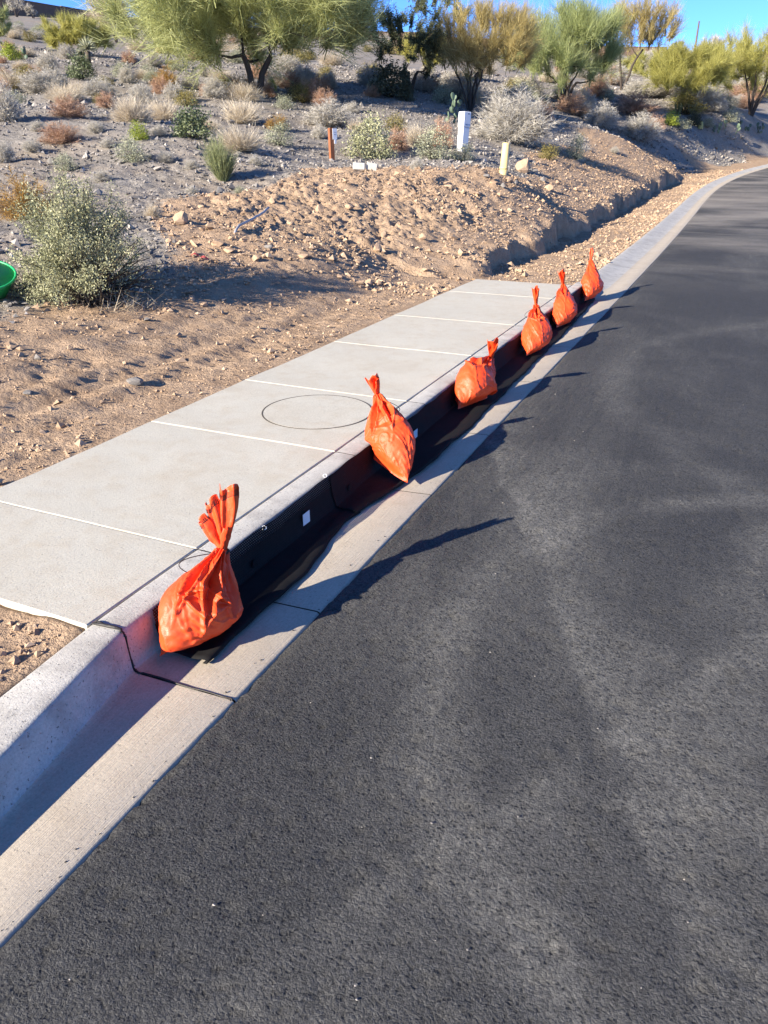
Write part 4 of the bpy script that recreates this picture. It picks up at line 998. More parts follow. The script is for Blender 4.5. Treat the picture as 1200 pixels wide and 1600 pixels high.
KIND = {
 'straw': ('grass_tuft', var(bush_grass, 'straw', 3, 200), 'pale straw-coloured dry grass tuft on the gravel slope', 'grass tuft', 'dry straw grass tufts'),
 'greystraw': ('dry_bush', var(bush_twig, 'greystraw', 3, 210), 'rounded pale grey dry twiggy bush on the gravel slope', 'bush', 'pale grey dry bushes'),
 'rust': ('rusty_bush', var(bush_twig, 'rust', 3, 220, nst=70), 'low rust-red dry bush on the gravel slope', 'bush', 'rusty dry bushes'),
 'orange': ('orange_bush', var(bush_twig, 'orange', 2, 230, nst=70), 'orange-brown flowering dry bush on the slope', 'bush', 'orange-brown bushes'),
 'olive': ('olive_bush', var(bush_leafy, 'olive', 2, 240, size=.055), 'olive-yellow leafy bush on the slope', 'bush', 'olive-yellow bushes'),
 'greygreen': ('grey_green_bush', var(bush_leafy, 'greygreen', 3, 250, size=.06, asp=.35), 'soft grey-green leafy bush on the gravel slope', 'bush', 'grey-green bushes'),
 'green': ('green_bush', var(bush_leafy, 'green', 2, 260, size=.075, asp=.55, nlf=50), 'dense dark green rounded bush on the gravel slope', 'bush', 'dark green rounded bushes'),
 'lime': ('lime_bush', var(bush_leafy, 'lime', 2, 270, size=.07), 'small bright lime-green bush on the slope', 'bush', 'lime-green bushes'),
 'dark': ('dark_bush', var(bush_leafy, 'dark', 2, 280, size=.07), 'dark bush under the trees', 'bush', 'dark bushes under the trees'),  # the leaf colour itself is dark
}
def plant(u, v, hpx, wpx, kind, i=0, label=None):
    nm, ms, lab, cat, grp = KIND[kind]
    p, dep = at(u, v); m_ = px_m(dep)
    o = empty(nm, (p[0], p[1], p[2] - .01)); o.rotation_euler = (0, 0, i * 2.1)
    if not label:
        zone = ('high on the hillside towards the crest wall' if dep > 42 else 'among the trees up the slope' if dep > 24 else 'on the lower gravel slope')
        lab = lab.replace(' on the gravel slope', '').replace(' on the slope', '').replace(' under the trees', '') + ' ' + zone; grp = grp.replace(' under the trees', '') + ' ' + zone
    tag(o, label or lab, cat, None if label else grp)
    f_ = add('foliage', ms[i % len(ms)], o); w = wpx * m_; h_ = hpx * m_
    f_.scale = (w, w, h_); return o

# trees ---------------------------------------------------------------------
def tree(name, u, v, kind, label, cx, cy, rx, ry, ncl=45, nsub=7, ntw=60, L=(.35, .8), tw=.016, stems=3, bark='bark', seed=1, D=None, group=None, upb=.9, rgh=.5, depth=.85, leaf=0.0, trunk=.5, droop=0.0, hollow=.3, tr=.10):
    """crown centre (cx, cy) and half sizes (rx, ry) in photo pixels at the tree's distance"""
    r_ = np.random.default_rng(seed)
    if D is None: p, dep = at(u, v)
    else:
        p = far_pt(u, v, D); p[2] = float(ground_z(p[0], p[1])); dep = (p - np.array([0, 0, CAM_H])) @ FWD
    m_ = px_m(dep)
    base = np.array(p); base[2] -= .05
    root = empty(name, tuple(base)); tag(root, label, 'tree', group)
    vd = unit(np.array([FWD[0], FWD[1], 0])); rt = RGT
    cosv = math.cos(R(PITCH)) if False else 1.0
    C = rt * (cx - u) * m_ + np.array([0, 0, (v - cy) * m_ * 1.0]); rX, rZ = rx * m_, ry * m_
    k_ = min(1.0, .42 * min(rX, rZ) / L[1]); L = (L[0] * k_, L[1] * k_ * 1.15); rX -= .45 * L[1]; rZ -= .45 * L[1]; ntw = int(ntw * 1.05); ncl = int(ncl * 1.5)
    # cluster centres through the crown, denser near its shell
    pts = []
    while len(pts) < ncl:
        q = r_.uniform(-1, 1, 3); d = np.linalg.norm(q)
        if d > 1 or d < hollow * r_.random(): continue
        if q[2] < -.55 and r_.random() < .6: continue
        ns = float(fbm(np.array([q[0] * 1.7 + seed]), np.array([q[2] * 1.7 + q[1] * 1.1]), 2, seed)[0])
        if ns < -.2 and r_.random() < .6: continue
        pts.append(C + rt * q[0] * rX + vd * q[1] * rX * depth + np.array([0, 0, q[2] * rZ + droop * (q[0] ** 2) * rZ * -1]))
    pts = np.array(pts); pts[:, 2] = np.maximum(pts[:, 2], .25)
    # skeleton
    nodes = []; par = []; H0 = max(.3, trunk * max(C[2] - rZ * .6, .3))
    limbs = []
    for i in range(stems):
        a = i / stems * 6.28 + r_.uniform(0, 1); lean = unit(np.array([math.cos(a), math.sin(a), 0])) * H0 * r_.uniform(.15, .45) + C * np.array([.12, .12, 0])
        st0 = np.array([math.cos(a), math.sin(a), 0]) * .06
        q = np.linspace(0, 1, 6)[:, None]; Pn = st0 + q ** 1.3 * lean + q * np.array([0, 0, H0]) + r_.normal(0, .03, (6, 3)) * q * H0
        limbs.append((Pn, tr * (1 - .4 * q[:, 0]))); i0 = len(nodes)
        for j in range(2, 6): nodes.append(Pn[j])
    base_n = len(nodes); nodes = list(nodes); rad = [tr * .6] * base_n
    order = np.argsort(np.linalg.norm(pts - np.array([0, 0, H0]), axis=1))
    for idx in order:
        t_ = pts[idx]; A = np.array(nodes); dist = np.linalg.norm(A - t_, axis=1) + .35 * np.maximum(0, np.linalg.norm(A, axis=1) - np.linalg.norm(t_))
        j = int(np.argmin(dist)); s0 = A[j]; n_ = 5; q = np.linspace(0, 1, n_)[:, None]
        dv = t_ - s0; Pn = s0 + dv * q + np.array([0, 0, 1]) * (-.10 * np.linalg.norm(dv) * np.sin(q * np.pi)) + r_.normal(0, .035, (n_, 3)) * np.linalg.norm(dv) * np.sin(q * np.pi)
        r0 = max(rad[j] * .72, .010); r1 = max(r0 * .55, .007)
        limbs.append((Pn, np.linspace(r0, r1, n_)))
        for k in range(1, n_): nodes.append(Pn[k]); rad.append(r0 + (r1 - r0) * k / (n_ - 1))
    mb = MB()
    for Pn, rr in limbs: mb.tube(Pn, rr, 6 if rr[0] > .03 else 4, False)
    add('trunk', mb.mesh('trunk', M[bark], True), root)
    # twigs
    mb = MB(); nC = len(pts)
    cdir = unit(pts - C * np.array([1, 1, .55]))
    sub = unit(np.repeat(cdir, nsub, 0) * .7 + np.array([0, 0, upb * .6]) + r_.normal(0, rgh * 1.3, (nC * nsub, 3)))
    Ls = r_.uniform(.6, 1.25, nC * nsub) * L[1] * 1.3; S0 = np.repeat(pts, nsub, 0) - sub * Ls[:, None] * .35
    V, T, A = blades(S0, sub, Ls, tw * .9, r_, 0, r_.uniform(0, .5, len(S0)), 3); mb.put(V, None, T, A)
    q = r_.uniform(.1, 1, (nC * nsub, ntw)); B = (S0[:, None] + sub[:, None] * (Ls[:, None] * q)[..., None]).reshape(-1, 3)
    n = len(B); Dv = unit(np.repeat(sub, ntw, 0) * .8 + np.array([0, 0, upb * .35]) + r_.normal(0, rgh, (n, 3)))
    B = B + r_.normal(0, .07 * L[1], (n, 3))
    ct = np.repeat(r_.normal(0, .10, nC), nsub * ntw)
    tn = np.clip(.52 + ct + r_.normal(0, .26, n), 0, 1)
    if leaf <= 0:
        V, T, A = blades(B, Dv, r_.uniform(L[0], L[1], n), tw * r_.uniform(.24, .5, n), r_, 0, tn); mb.put(V, None, T, A)
    else:
        V, Q, A = leaves(B, r_.uniform(.6, 1.4, n) * leaf, r_, tn, .4, .2); mb.put(V, Q, None, A)
    add('crown', mb.mesh('crown', FOL[kind], False, True), root)
    return root

tree('palo_verde_tree', 400, 158, 'palo', 'large spreading green palo verde tree with dark forked trunk', 388, 32, 218, 104, 105, 7, 62, (.35, .95), .020, 3, 'bark', 5, droop=.10, trunk=.75, tr=.13, hollow=.35)
tree('mesquite_tree', 640, 152, 'mesquite', 'dark arching mesquite tree between the green and the yellow tree', 632, 60, 104, 88, 62, 7, 110, (.2, .5), .016, 3, 'bark', 8, leaf=.055, trunk=.7, tr=.09, hollow=.5, depth=.8)
tree('acacia_tree', 735, 178, 'acacia', 'yellow-tan thinly leaved tree with many dark stems behind the white box', 752, 90, 84, 56, 52, 6, 40, (.25, .6), .014, 6, 'bark', 12, trunk=.9, tr=.055, upb=1.2, hollow=.4)
tree('palo_verde_tree', 880, 168, 'palo_blue', 'rounded blue-green palo verde tree with low fork beyond the earth bank', 880, 90, 94, 62, 60, 7, 55, (.3, .85), .017, 4, 'bark', 15, trunk=.8, tr=.10, upb=1.3, hollow=.3)
tree('palo_verde_tree', 972, 142, 'acacia', 'tall sparse leaning tree with open twiggy crown against the sky', 992, 64, 62, 44, 46, 6, 20, (.4, 1.1), .020, 2, 'bark', 19, trunk=1.0, tr=.09, upb=1.4, hollow=.3)
tree('palo_verde_tree', 1058, 184, 'palo_yellow', 'bushy yellow-green palo verde beside the rust-red bush', 1066, 128, 62, 42, 42, 7, 52, (.3, .7), .017, 4, 'bark_green', 22, trunk=.5, tr=.07, upb=1.0)
tree('palo_verde_tree', 1173, 182, 'palo_yellow', 'yellow-green palo verde with bare forked stems near the road bend', 1168, 112, 100, 42, 54, 7, 52, (.35, .8), .018, 5, 'bark', 25, trunk=1.0, tr=.09, upb=1.0)
tree('palo_verde_shrub', 1010, 132, 'palo_yellow', 'low yellow-green palo verde behind the bushy one', 1012, 112, 52, 24, 32, 6, 44, (.4, .9), .025, 3, 'bark_green', 28, trunk=.4, tr=.06)
tree('palo_verde_shrub', 1085, 118, 'palo_yellow', 'yellow-green palo verde farther up the slope near the wall', 1105, 102, 52, 20, 30, 6, 40, (.4, .9), .028, 3, 'bark_green', 29, trunk=.4, tr=.06)
tree('palo_verde_shrub', 128, 88, 'palo_yellow', 'wide yellow-green palo verde shrub behind the yucca', 124, 62, 60, 28, 40, 7, 48, (.4, .9), .022, 3, 'bark_green', 31, trunk=.3, tr=.06)
tree('palo_verde_tree', 8, 78, 'palo', 'green palo verde cropped at the frame edge below the wall', 2, 45, 24, 30, 20, 6, 40, (.4, .9), .022, 3, 'bark_green', 33, trunk=.5, tr=.07)
tree('bare_tree', 26, 27, 'greystraw', 'bare grey twiggy tree in front of the dark wall', 28, 10, 16, 13, 16, 5, 10, (.4, .9), .025, 3, 'bark', 35, trunk=.8, tr=.06)
tree('bare_tree', 52, 28, 'greystraw', 'small pale bare tree against the dark wall', 50, 17, 10, 9, 14, 5, 16, (.3, .6), .025, 3, 'bark', 37, trunk=.5, tr=.05)
tree('bare_tree', 182, 68, 'straw', 'pale bare straw-coloured tree behind the large palo verde', 172, 28, 34, 34, 34, 6, 22, (.4, 1.0), .024, 3, 'bark', 39, trunk=.5, tr=.07)
tree('palo_verde_tree', 700, 125, 'palo_yellow', 'yellow-green palo verde glimpsed through the mesquite', 668, 88, 44, 30, 26, 6, 40, (.4, .9), .022, 3, 'bark', 41, trunk=.5, tr=.07)
tree('far_tree', 1112, 92, 'greystraw', 'grey twiggy tree standing above the wall by the pole', 1112, 76, 22, 15, 22, 5, 22, (.4, .9), .035, 3, 'bark', 43, D=108, trunk=.5, tr=.07)
tree('far_tree', 1060, 92, 'mesquite', 'small dark green tree at the gap in the wall', 1057, 78, 13, 10, 16, 5, 22, (.4, .8), .035, 3, 'bark', 45, D=108, trunk=.5, tr=.07)
tree('far_tree', 1162, 94, 'palo_blue', 'pale green tree rising behind the right-hand wall', 1163, 80, 17, 10, 16, 5, 22, (.4, .8), .035, 3, 'bark', 47, D=110, trunk=.5, tr=.07)
tree('far_tree', 60, 20, 'palo_blue', 'green treetop showing over the dark wall', 58, 0, 30, 12, 18, 5, 22, (.4, .9), .035, 3, 'bark', 49, D=112, trunk=.9, tr=.09)

# the big shrub by the dirt strip
def big_shrub():
    r_ = np.random.default_rng(77); p, dep = at(144, 470); m_ = px_m(dep)
    o = empty('sage_shrub', (p[0], p[1], p[2] - .02)); tag(o, 'large sage-green shrub with dark woody base beside the dirt strip', 'shrub')
    W, H = 136 * m_, 190 * m_
    nst = 150; D = dome_dirs(nst, r_, .10, 1.0); tip = D * np.array([W, W * .85, H * 1.0]) * r_.uniform(.72, 1.0, nst)[:, None]
    tip[:, 0] -= .10 * tip[:, 2]; tip[:, 2] = np.maximum(tip[:, 2], .10)
    P0 = r_.normal(0, .10, (nst, 3)) * np.array([1, 1, 0]); mb = MB()
    for i in range(nst):
        q = np.linspace(0, 1, 6)[:, None]; c = P0[i] * (1 - q) + tip[i] * q + np.array([0, 0, .12 * H]) * np.sin(q * np.pi) * .5 + r_.normal(0, .012, (6, 3))
        mb.tube(c, np.linspace(.011, .003, 6), 4, False)
    add('stems', mb.mesh('stems', M['stem'], True), o)
    nf = 340; f = r_.uniform(.48, 1.02, (nst, nf)) ** .8
    B = (P0[:, None] + (tip - P0)[:, None] * f[..., None]); B[..., 2] += .06 * H * np.sin(f * np.pi)
    B = (B + r_.normal(0, .035, B.shape)).reshape(-1, 3); n = len(B)
    # left and upper sides are leafier, the sheltered lower right is bare wood
    side_ = B @ RGT / W; keep = (r_.random(n) < np.clip(1.15 - 1.5 * np.clip(side_, 0, 1) * (1 - np.clip(B[:, 2] / H, 0, 1)) * 1.6 - .9 * sstep(.2, .0, B[:, 2] / H) * (side_ > -.1), 0.05, 1)); B = B[keep]; n = len(B)
    mb = MB(); tn = np.clip(.55 + np.repeat(r_.normal(0, .12, nst), nf)[keep] + .08 + r_.normal(0, .14, n), .05, 1)
    V, Q, A = leaves(B, r_.uniform(.012, .028, n), r_, tn, .45, .8); mb.put(V, Q, None, A)
    add('leaves', mb.mesh('leaves', FOL['sage'], False, True), o)
    # dry broken stalks on the road side
    n = 90; a = r_.normal(-.3, .6, n); P = np.stack([r_.uniform(.25, .8, n) * W, r_.normal(0, .25, n) * W, np.zeros(n)], 1)
    Dv = unit(np.stack([r_.normal(.3, .7, n), r_.normal(0, .6, n), r_.uniform(.1, 1.0, n)], 1))
    mb = MB(); V, T, A = blades(P, Dv, r_.uniform(.08, .26, n), .003, r_, 0, r_.uniform(.0, .5, n), 3); mb.put(V, None, T, A)
    add('dry_stalks', mb.mesh('dry_stalks', FOL['straw'], False, True), o, kind='stuff')
big_shrub()

for i, (u, v, h_, w_, k) in enumerate([
    (110, 182, 31, 56, 'rust'), (98, 221, 30, 62, 'rust'), (167, 171, 24, 34, 'rust'), (4, 158, 22, 30, 'rust'), (150, 149, 24, 42, 'greystraw'),
    (73, 111, 30, 36, 'greystraw'), (20, 134, 32, 52, 'straw'), (12, 192, 52, 50, 'greystraw'), (6, 252, 32, 34, 'greystraw'), (197, 126, 22, 24, 'greystraw'),
    (208, 192, 48, 60, 'straw'), (256, 187, 38, 48, 'straw'), (335, 158, 28, 38, 'greystraw'), (298, 137, 22, 34, 'greystraw'), (378, 190, 44, 52, 'straw'),
    (378, 236, 44, 64, 'straw'), (206, 255, 40, 60, 'greygreen'), (128, 119, 38, 44, 'green'), (303, 219, 50, 62, 'green'), (219, 222, 30, 32, 'lime'),
    (293, 168, 28, 42, 'olive'), (260, 135, 30, 40, 'orange'), (103, 264, 28, 46, 'greygreen'), (433, 134, 30, 38, 'straw'), (480, 136, 22, 30, 'straw'),
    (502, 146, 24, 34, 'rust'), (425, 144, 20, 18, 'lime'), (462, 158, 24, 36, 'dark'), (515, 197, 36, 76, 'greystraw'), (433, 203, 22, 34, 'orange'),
    (436, 229, 38, 52, 'greygreen'), (617, 206, 28, 42, 'olive'), (622, 235, 34, 38, 'rust'), (655, 228, 40, 40, 'straw'), (675, 249, 50, 68, 'greygreen'),
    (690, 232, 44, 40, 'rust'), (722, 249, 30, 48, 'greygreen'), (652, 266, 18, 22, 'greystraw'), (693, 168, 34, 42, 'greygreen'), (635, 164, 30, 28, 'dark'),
    (940, 194, 34, 50, 'greystraw'), (900, 175, 20, 48, 'greystraw'), (990, 179, 30, 72, 'rust'), (1000, 213, 36, 62, 'greystraw'), (1022, 204, 24, 34, 'rust'),
    (1047, 199, 22, 26, 'lime'), (1062, 205, 18, 34, 'greygreen'), (1082, 199, 20, 28, 'dark'), (1103, 203, 16, 28, 'greygreen'), (1138, 192, 22, 32, 'greygreen'),
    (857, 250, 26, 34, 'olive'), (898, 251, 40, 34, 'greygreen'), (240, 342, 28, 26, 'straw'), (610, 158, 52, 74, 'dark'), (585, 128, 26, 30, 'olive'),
    (820, 185, 24, 40, 'greystraw'), (848, 195, 30, 34, 'rust'), (770, 190, 28, 40, 'rust'), (1010, 150, 20, 40, 'greystraw'), (1045, 150, 14, 26, 'dark'), (18, 92, 28, 36, 'lime'), (700, 135, 20, 30, 'greystraw'),
    (660, 150, 26, 40, 'greystraw'), (550, 175, 16, 26, 'greystraw'), (830, 150, 26, 40, 'greystraw'), (790, 160, 34, 44, 'olive'), (1150, 165, 16, 30, 'greystraw'), (1090, 165, 14, 26, 'greystraw'),
    (450, 110, 26, 44, 'greystraw'), (520, 105, 26, 40, 'straw'), (240, 100, 20, 34, 'greystraw'), (60, 62, 12, 22, 'greystraw'), (90, 48, 10, 20, 'greystraw'), (30, 50, 10, 24, 'greystraw'), (120, 42, 9, 16, 'olive'), (345, 120, 20, 34, 'straw'),
    (500, 215, 18, 26, 'greystraw'), (150, 205, 18, 28, 'greystraw'), (60, 205, 16, 26, 'greystraw'), (170, 230, 14, 24, 'greystraw'), (260, 255, 16, 28, 'greystraw'), (300, 265, 14, 24, 'greystraw'), (400, 260, 16, 26, 'greystraw'), (330, 200, 18, 28, 'straw'),
    (560, 205, 20, 30, 'straw'), (250, 218, 16, 24, 'greystraw'), (50, 235, 18, 30, 'greystraw'), (160, 285, 16, 30, 'greystraw'), (300, 300, 12, 20, 'greystraw'), (375, 300, 14, 22, 'greygreen'), (790, 245, 12, 20, 'greystraw'), (960, 240, 9, 14, 'greystraw')]):
    plant(u, v, h_, w_, k, i)
rf = np.random.default_rng(404)
for i in range(190):
    u, v = rf.uniform(0, 1200), 0
    v = np.interp(u, [0, 150, 640, 1200], [34, 44, 78, 106]) + rf.random() ** 1.3 * np.interp(u, [0, 600, 1200], [130, 100, 85])
    k = ['greystraw', 'olive', 'straw', 'greygreen', 'greystraw', 'rust'][rf.integers(6)]; h_ = rf.uniform(8, 17) * (1 + (v - 40) / 120)
    plant(u, v, h_, h_ * rf.uniform(1.2, 2.0), k, 200 + i, {'greystraw': None}.get(k))
# singled-out plants
KIND['salt'] = ('salt_bush', var(bush_leafy, 'sage', 1, 300, size=.055, ncl=60, nlf=60, asp=.5), '', '', '')
KIND['broom'] = ('broom_tuft', var(bush_grass, 'broom', 1, 310, n=1500, spread=.5, w=.0065, stiff=.12, lo=.72), '', '', '')
KIND['tangle'] = ('tangled_bush', var(bush_twig, 'greystraw', 1, 320, nst=150, ntw=34, w=.0045), '', '', '')
KIND['brown'] = ('brown_bush', [MB.mesh(bush_twig(330, nst=90, ntw=18), 'foliage', FOL['orange'], False, True)], '', '', '')
for k_, c_ in (('salt', 'bush'), ('broom', 'grass tuft'), ('tangle', 'bush'), ('brown', 'bush')):
    a_ = KIND[k_]; KIND[k_] = (a_[0], a_[1], a_[2], c_, None)
plant(577, 249, 68, 78, 'salt', 0, 'leafy sage-green bush next to the brown marker post')
plant(349, 281, 66, 48, 'broom', 0, 'upright green broom-like tuft on the gravel slope')
plant(800, 224, 74, 116, 'tangle', 0, 'big tangled grey twiggy bush behind the cream vent pipe')
plant(42, 344, 66, 88, 'brown', 0, 'orange-brown bush behind the large sage shrub')
plant(60, 340, 40, 50, 'olive', 1, 'olive bush growing into the orange-brown bush')

# yucca and prickly pears
def yucca():
    r_ = np.random.default_rng(5); p, dep = at(139, 100); m_ = px_m(dep)
    o = empty('yucca', tuple(p)); tag(o, 'pale spiky yucca rosette behind the dark green round bush', 'yucca')
    mb = MB(); mb.tube([(0, 0, 0), (.02, 0, 18 * m_)], .10, 7); add('trunk', mb.mesh('trunk', M['stem'], True), o)
    n = 220; D = dome_dirs(n, r_, -.35, 1.0); P0 = np.tile(np.array([0.02, 0, 22 * m_]), (n, 1))
    V, T, A = blades(P0, D, r_.uniform(.7, 1.0, n) * 20 * m_, .022, r_, 0, r_.uniform(.4, 1, n), 3); mb = MB(); mb.put(V, None, T, A)
    add('leaves', mb.mesh('leaves', FOL['greygreen'], False, True), o)
yucca()
M['pear'] = m_plain('prickly_pear_pad', (0.085, 0.125, 0.08), .6, .3, 12, .3)
M['pear_yellow'] = m_plain('yellow_pad', (0.36, 0.34, 0.12), .6, .3, 12, .3)
def pad_mesh():
    u = np.linspace(0, np.pi, 9); v = np.linspace(0, 2 * np.pi, 12, endpoint=False); U_, V_ = np.meshgrid(u, v, indexing='ij')
    V = np.stack([np.sin(U_) * np.cos(V_) * .42, np.sin(U_) * np.sin(V_) * .10, .5 - .5 * np.cos(U_)], -1); V[..., 0] *= .6 + .4 * V[..., 2:3][..., 0]
    return make_mesh('pad', V.reshape(-1, 3), grid_faces(9, 12, True), M['pear'], True)
PAD = pad_mesh()
def pear(u, v, hpx, wpx, n, label, seed, group=None):
    r_ = np.random.default_rng(seed); p, dep = at(u, v); m_ = px_m(dep); o = empty('prickly_pear', tuple(p - np.array([0, 0, .02]))); tag(o, label, 'cactus', group)
    W, H = wpx * m_, hpx * m_; ps = min(.22, H * .5)
    lev = []
    for i in range(n):
        if i < max(2, n // 3): b = np.array([r_.uniform(-.45, .45) * W, r_.uniform(-.3, .3) * W, 0])
        else: q = lev[r_.integers(len(lev))]; b = q + np.array([r_.uniform(-.4, .4) * ps, r_.uniform(-.3, .3) * ps, ps * .8])
        if b[2] + ps > H * 1.1: b[2] = max(0, H - ps)
        lev.append(b); c = add('pad', PAD, o); c.location = b; k = ps * r_.uniform(.8, 1.15); c.scale = (k, k, k); c.rotation_euler = (r_.normal(0, .3), r_.normal(0, .35), r_.uniform(0, 3.1))
pear(712, 196, 42, 36, 14, 'tall dark prickly pear cactus just behind the white utility box', 1)
pear(48, 89, 18, 20, 7, 'small prickly pear cactus on the slope left of the yucca', 2)
pear(957, 154, 13, 28, 9, 'pale low prickly pear under the tall sparse tree', 3)
for i, u in enumerate((1112, 1128, 1145, 1162, 1180)):
    pear(u, 212 - 5 * (i % 2), 15, 22, 9, 'low prickly pear in the bed beyond the end of the earth bank', 10 + i, 'prickly pears in the far bed')
# barrel cactus
p, dep = at(1093, 206); m_ = px_m(dep); hb = 11 * m_
mb = MB(); uu = np.linspace(0, np.pi * .5, 8); vv = np.linspace(0, 2 * np.pi, 40, endpoint=False); U_, V_ = np.meshgrid(uu, vv, indexing='ij')
rib = 1 + .09 * np.cos(V_ * 13)
Pt = np.stack([.36 * hb * np.cos(U_) ** .6 * rib * np.cos(V_), .36 * hb * np.cos(U_) ** .6 * rib * np.sin(V_), hb * (.0 + np.sin(U_))], -1)
mb.put(Pt.reshape(-1, 3), grid_faces(8, 40, True)); o = add('barrel_cactus', mb.mesh('barrel_cactus', M['pear_yellow'], True)); o.location = p - np.array([0, 0, .01]); tag(o, 'small yellow ribbed barrel cactus at the top of the earth bank', 'cactus')

# ------------------------------------------------------------------ utility markers
M['rustpost'] = m_plain('rust_brown_post', (0.24, 0.085, 0.035), .75, .2, 14, .3)
M['cream'] = m_plain('cream_plastic', (0.62, 0.48, 0.22), .5, .06, 10, .08)
M['pedestal'] = m_plain('white_pedestal_paint', (0.66, 0.68, 0.70), .45, .04, 6, .06)
M['blueprint'] = m_plain('blue_lettering', (0.06, 0.12, 0.28), .6, .05, 20, .05)
p, dep = at(519, 253); m_ = px_m(dep); H = 47 * m_; w = 7.5 * m_
o = empty('marker_post', tuple(p)); o.rotation_euler = (0, R(-1.5), R(58)); tag(o, 'rust-brown square marker post with small white sign', 'marker post')
mb = MB(); mb.box((0, 0, H / 2 - .1), (w, w * .8, H + .2), bev=.008); add('post', mb.mesh('post', M['rustpost']), o)
sw_, sh_ = 7.5 * m_, 15 * m_
mb = MB(); mb.box((w * .5 + .012, -w * .55, H - sh_ * .55), (sw_, .008, sh_)); sgn = add('sign_plate', mb.mesh('sign_plate', M['white']), o)
mb = MB(); mb.box((w * .55 + .012, -w * .55, H - sh_ * 1.05 - 3 * m_), (3.5 * m_, .01, 6 * m_)); add('tag_plate', mb.mesh('tag_plate', M['white']), o)
mb = MB()
for k in range(2): mb.box((w * .5 + .012, -w * .55 - .0055, H - sh_ * (.4 + .2 * k)), (sw_ * .5, .002, .012))
add('print', mb.mesh('print', M['print']), sgn)

p, dep = at(722, 238); m_ = px_m(dep); H = 53 * m_; w = 14.5 * m_
o = empty('utility_pedestal', tuple(p)); o.rotation_euler = (0, R(3), R(60)); tag(o, 'white metal utility pedestal box with blue lettering, leaning slightly', 'utility box')
mb = MB(); mb.box((0, 0, H * .30 - .05), (w * .9, w * .85, H * .60 + .1), bev=.012); add('base', mb.mesh('base', M['pedestal']), o)
mb = MB(); mb.box((0, 0, H * .80), (w, w * .95, H * .40), bev=.014); hd = add('cabinet', mb.mesh('cabinet', M['pedestal']), o)
mb = MB()
for k in range(7): 
    if k != 4: mb.box((-w * .22 + k * w * .085, -w * .477, H * .67), (w * .05, .004, .022 + .012 * (k % 3 == 0)))
add('lettering', mb.mesh('lettering', M['blueprint']), hd)
mb = MB(); mb.box((w * .12, -w * .478, H * .945), (w * .22, .006, .018)); add('lock_slot', mb.mesh('lock_slot', M['cord']), hd)

p, dep = at(786, 274); m_ = px_m(dep); H = 42 * m_; r0 = 6.4 * m_
o = empty('vent_pipe', tuple(p)); o.rotation_euler = (R(-1), R(3), 0); tag(o, 'cream plastic vent pipe standing in a pile of stones', 'pipe')
mb = MB(); mb.tube([(0, 0, -.15), (0, 0, 3 * m_), (0, 0, 3.01 * m_), (0, 0, H * .93), (0, 0, H * .975), (0, 0, H)], [r0, r0, r0 * .94, r0 * .94, r0 * .90, r0 * .72], 18); add('tube', mb.mesh('tube', M['cream'], True), o)
mb = MB(); mb.tube([(0, 0, 5 * m_), (0, 0, 5.2 * m_), (0, 0, 8 * m_), (0, 0, 8.2 * m_)], [r0 * .9, r0 * 1.05, r0 * 1.05, r0 * .9], 18, False); add('collar', mb.mesh('collar', M['cream'], True), o)

# broken concrete block
p, dep = at(572, 268); m_ = px_m(dep)
o = empty('concrete_block', tuple(p)); o.rotation_euler = (0, R(2), R(YAW)); tag(o, 'broken pale concrete block half buried below the sage bush', 'concrete block')
M['blockc'] = m_concrete('block_concrete', (0.50, 0.48, 0.44), 0)
mb = MB(); mb.box((-11 * m_, 0, .06), (19 * m_, .22, 10 * m_), bev=.012); add('slab_half', mb.mesh('slab_half', M['blockc']), o)
mb = MB(); mb.box((9 * m_, .04, .06), (17 * m_, .20, 11 * m_), rot=Matrix.Rotation(R(8), 3, 'Y'), bev=.012); add('slab_half', mb.mesh('slab_half', M['blockc']), o)

# grey pipe sticking out of the heap
p0, d0 = at(365, 371); p1_, d1 = at(421, 343)
M['pvc'] = m_plain('grey_pvc', (0.30, 0.30, 0.31), .45, .1, 12, .1)
mb = MB(); q = np.linspace(0, 1, 14)[:, None]; Pp = p0 * (1 - q) + p1_ * q; Pp[:, 2] = np.maximum(ground_z(Pp[:, 0], Pp[:, 1]) * .2 + .8 * (p0[2] + (p1_[2] - p0[2]) * q[:, 0]), 0) + .06 + .05 * q[:, 0] ** 2; Pp[0, 2] -= .09; Pp[1, 2] -= .03
mb.tube(Pp, .016, 10); mo = add('conduit_pipe', mb.mesh('conduit_pipe', M['pvc'], True)); tag(mo, 'grey plastic conduit poking out of the loose dirt heap', 'pipe')

# green tub cut by the frame
M['tub'] = m_plain('green_plastic', (0.02, 0.36, 0.12), .4, .1, 6, .05)
p, dep = at(-20, 462); m_ = px_m(dep)
o = empty('green_tub', tuple(p)); o.rotation_euler = (R(14), R(16), 0); tag(o, 'bright green plastic tub lying beside the large sage shrub', 'tub')
r0 = 46 * m_; hh = 34 * m_
mb = MB(); mb.tube([(0, 0, .0), (0, 0, .01), (0, 0, hh * .9), (0, 0, hh), (0, 0, hh * 1.01), (0, 0, hh * .2), (0, 0, hh * .19)], [r0 * .1, r0 * .62, r0 * .97, r0 * 1.04, r0 * .98, r0 * .62, r0 * .05], 28, False); add('shell', mb.mesh('shell', M['tub'], True), o)
mb = MB(); a = np.linspace(0, 2 * np.pi, 29); mb.tube(np.stack([r0 * 1.03 * np.cos(a), r0 * 1.03 * np.sin(a), np.full(29, hh)], 1), .012, 6, False); add('rim', mb.mesh('rim', M['tub'], True), o)

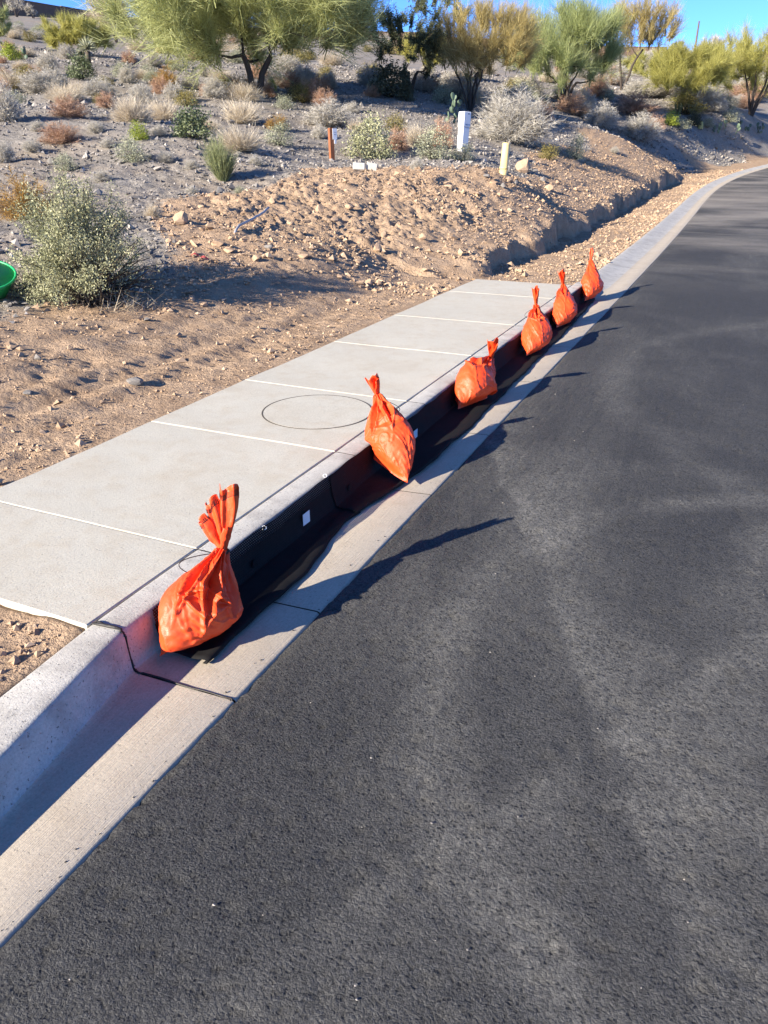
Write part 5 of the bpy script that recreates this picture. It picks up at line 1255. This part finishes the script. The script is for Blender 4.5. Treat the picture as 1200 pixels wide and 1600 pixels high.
# survey paint and flagging scraps
M['pink'] = m_plain('red_flagging', (0.38, 0.06, 0.06), .6, .1, 20, .05)
for i, (u, v, lab) in enumerate(((318, 411, 'crumpled red survey ribbon on the dirt by the shrub shadow'), (302, 407, 'small red ribbon scrap on the dirt by the shrub shadow'))):
    p, dep = at(u, v); r_ = np.random.default_rng(i); mb = MB(); t = np.linspace(0, 1, 12)
    a = np.stack([(.08 * t - .04) + .015 * np.sin(t * 9), .03 * np.sin(t * 7 + i), .02 + .015 * np.sin(t * 11)], 1); b = a + np.array([0, .02, .012])
    mb.put(np.vstack([a, b]), grid_faces(2, 12)); o = add('survey_ribbon', mb.mesh('survey_ribbon', M['pink'], True)); o.location = p; tag(o, lab, 'ribbon')

# ------------------------------------------------------------------ the wall on the crest and the poles
M['wallm'] = m_plain('brown_block_wall', (0.155, 0.105, 0.078), .9, .25, 3, .3, .2)
M['walltan'] = m_plain('tan_block_wall', (0.33, 0.20, 0.12), .9, .15, 3, .3, .2)
M['pole'] = m_plain('weathered_pole', (0.11, 0.085, 0.07), .9, .2, 5, .3)
def wall(label, pts, hm, mat):
    P = [far_pt(u, v, D) for u, v, D in pts]; P = np.array(P)
    root = empty('boundary_wall', (P[0][0], P[0][1], float(ground_z(P[0][0], P[0][1])))); tag(root, label, 'wall')
    seg = []
    for a, b in zip(P[:-1], P[1:]):
        n = max(1, int(np.linalg.norm((b - a)[:2]) / 6)); 
        for k in range(n): seg.append((a + (b - a) * k / n, a + (b - a) * (k + 1) / n))
    bodyb, capb = MB(), MB()
    for a, b in seg:
        d = b - a; L = np.linalg.norm(d[:2]); an = math.atan2(d[1], d[0]); c = (a + b) / 2; top = c[2]; zlow = min(float(smooth_z(a[0], a[1])), float(smooth_z(b[0], b[1]))) - .8
        rot = Matrix.Rotation(an, 3, 'Z')
        bodyb.box((c[0], c[1], (top + zlow) / 2), (L + .02, .2, top - zlow), rot); capb.box((c[0], c[1], top + .04), (L + .06, .28, .08), rot)
    child('block_face', bodyb.mesh('block_face', mat), root); child('coping', capb.mesh('coping', mat), root)
wall('long dark brown block wall curving along the top of the slope', [(-120, -8, 88), (0, -2, 89), (32, 2, 90), (95, 11, 92.5), (148, 20, 95), (260, 36, 97.5), (400, 45, 99), (560, 50, 101), (690, 52, 102.5)], 1.5, M['wallm'])
wall('tan block wall on the crest behind the yellow-tan tree', [(692, 60, 103.5), (800, 62, 106), (845, 65, 107)], 1.5, M['walltan'])
wall('dark brown crest wall behind the tall sparse tree, stepping down by the pole', [(850, 70, 107.5), (940, 73, 110), (1042, 75, 113), (1048, 84, 113.3), (1200, 81, 116), (1330, 80, 119)], 1.5, M['wallm'])
def pole(u, v0, v1, D, label):
    b = far_pt(u, v0, D); b[2] = float(ground_z(b[0], b[1])) - .3; t = far_pt(u, v1, D)
    o = empty('utility_pole', tuple(b)); tag(o, label, 'utility pole')
    mb = MB(); mb.tube([(0, 0, 0), (0, 0, t[2] - b[2])], [.17, .11], 10); add('shaft', mb.mesh('shaft', M['pole'], True), o)
    mb = MB(); mb.box((0, 0, t[2] - b[2] + .03), (.2, .2, .06)); add('cap', mb.mesh('cap', M['pole']), o)
pole(1085, 82, 34, 128, 'lone wooden utility pole rising behind the crest wall')
pole(708, 60, -30, 118, 'wooden utility pole partly hidden behind the mesquite tree')
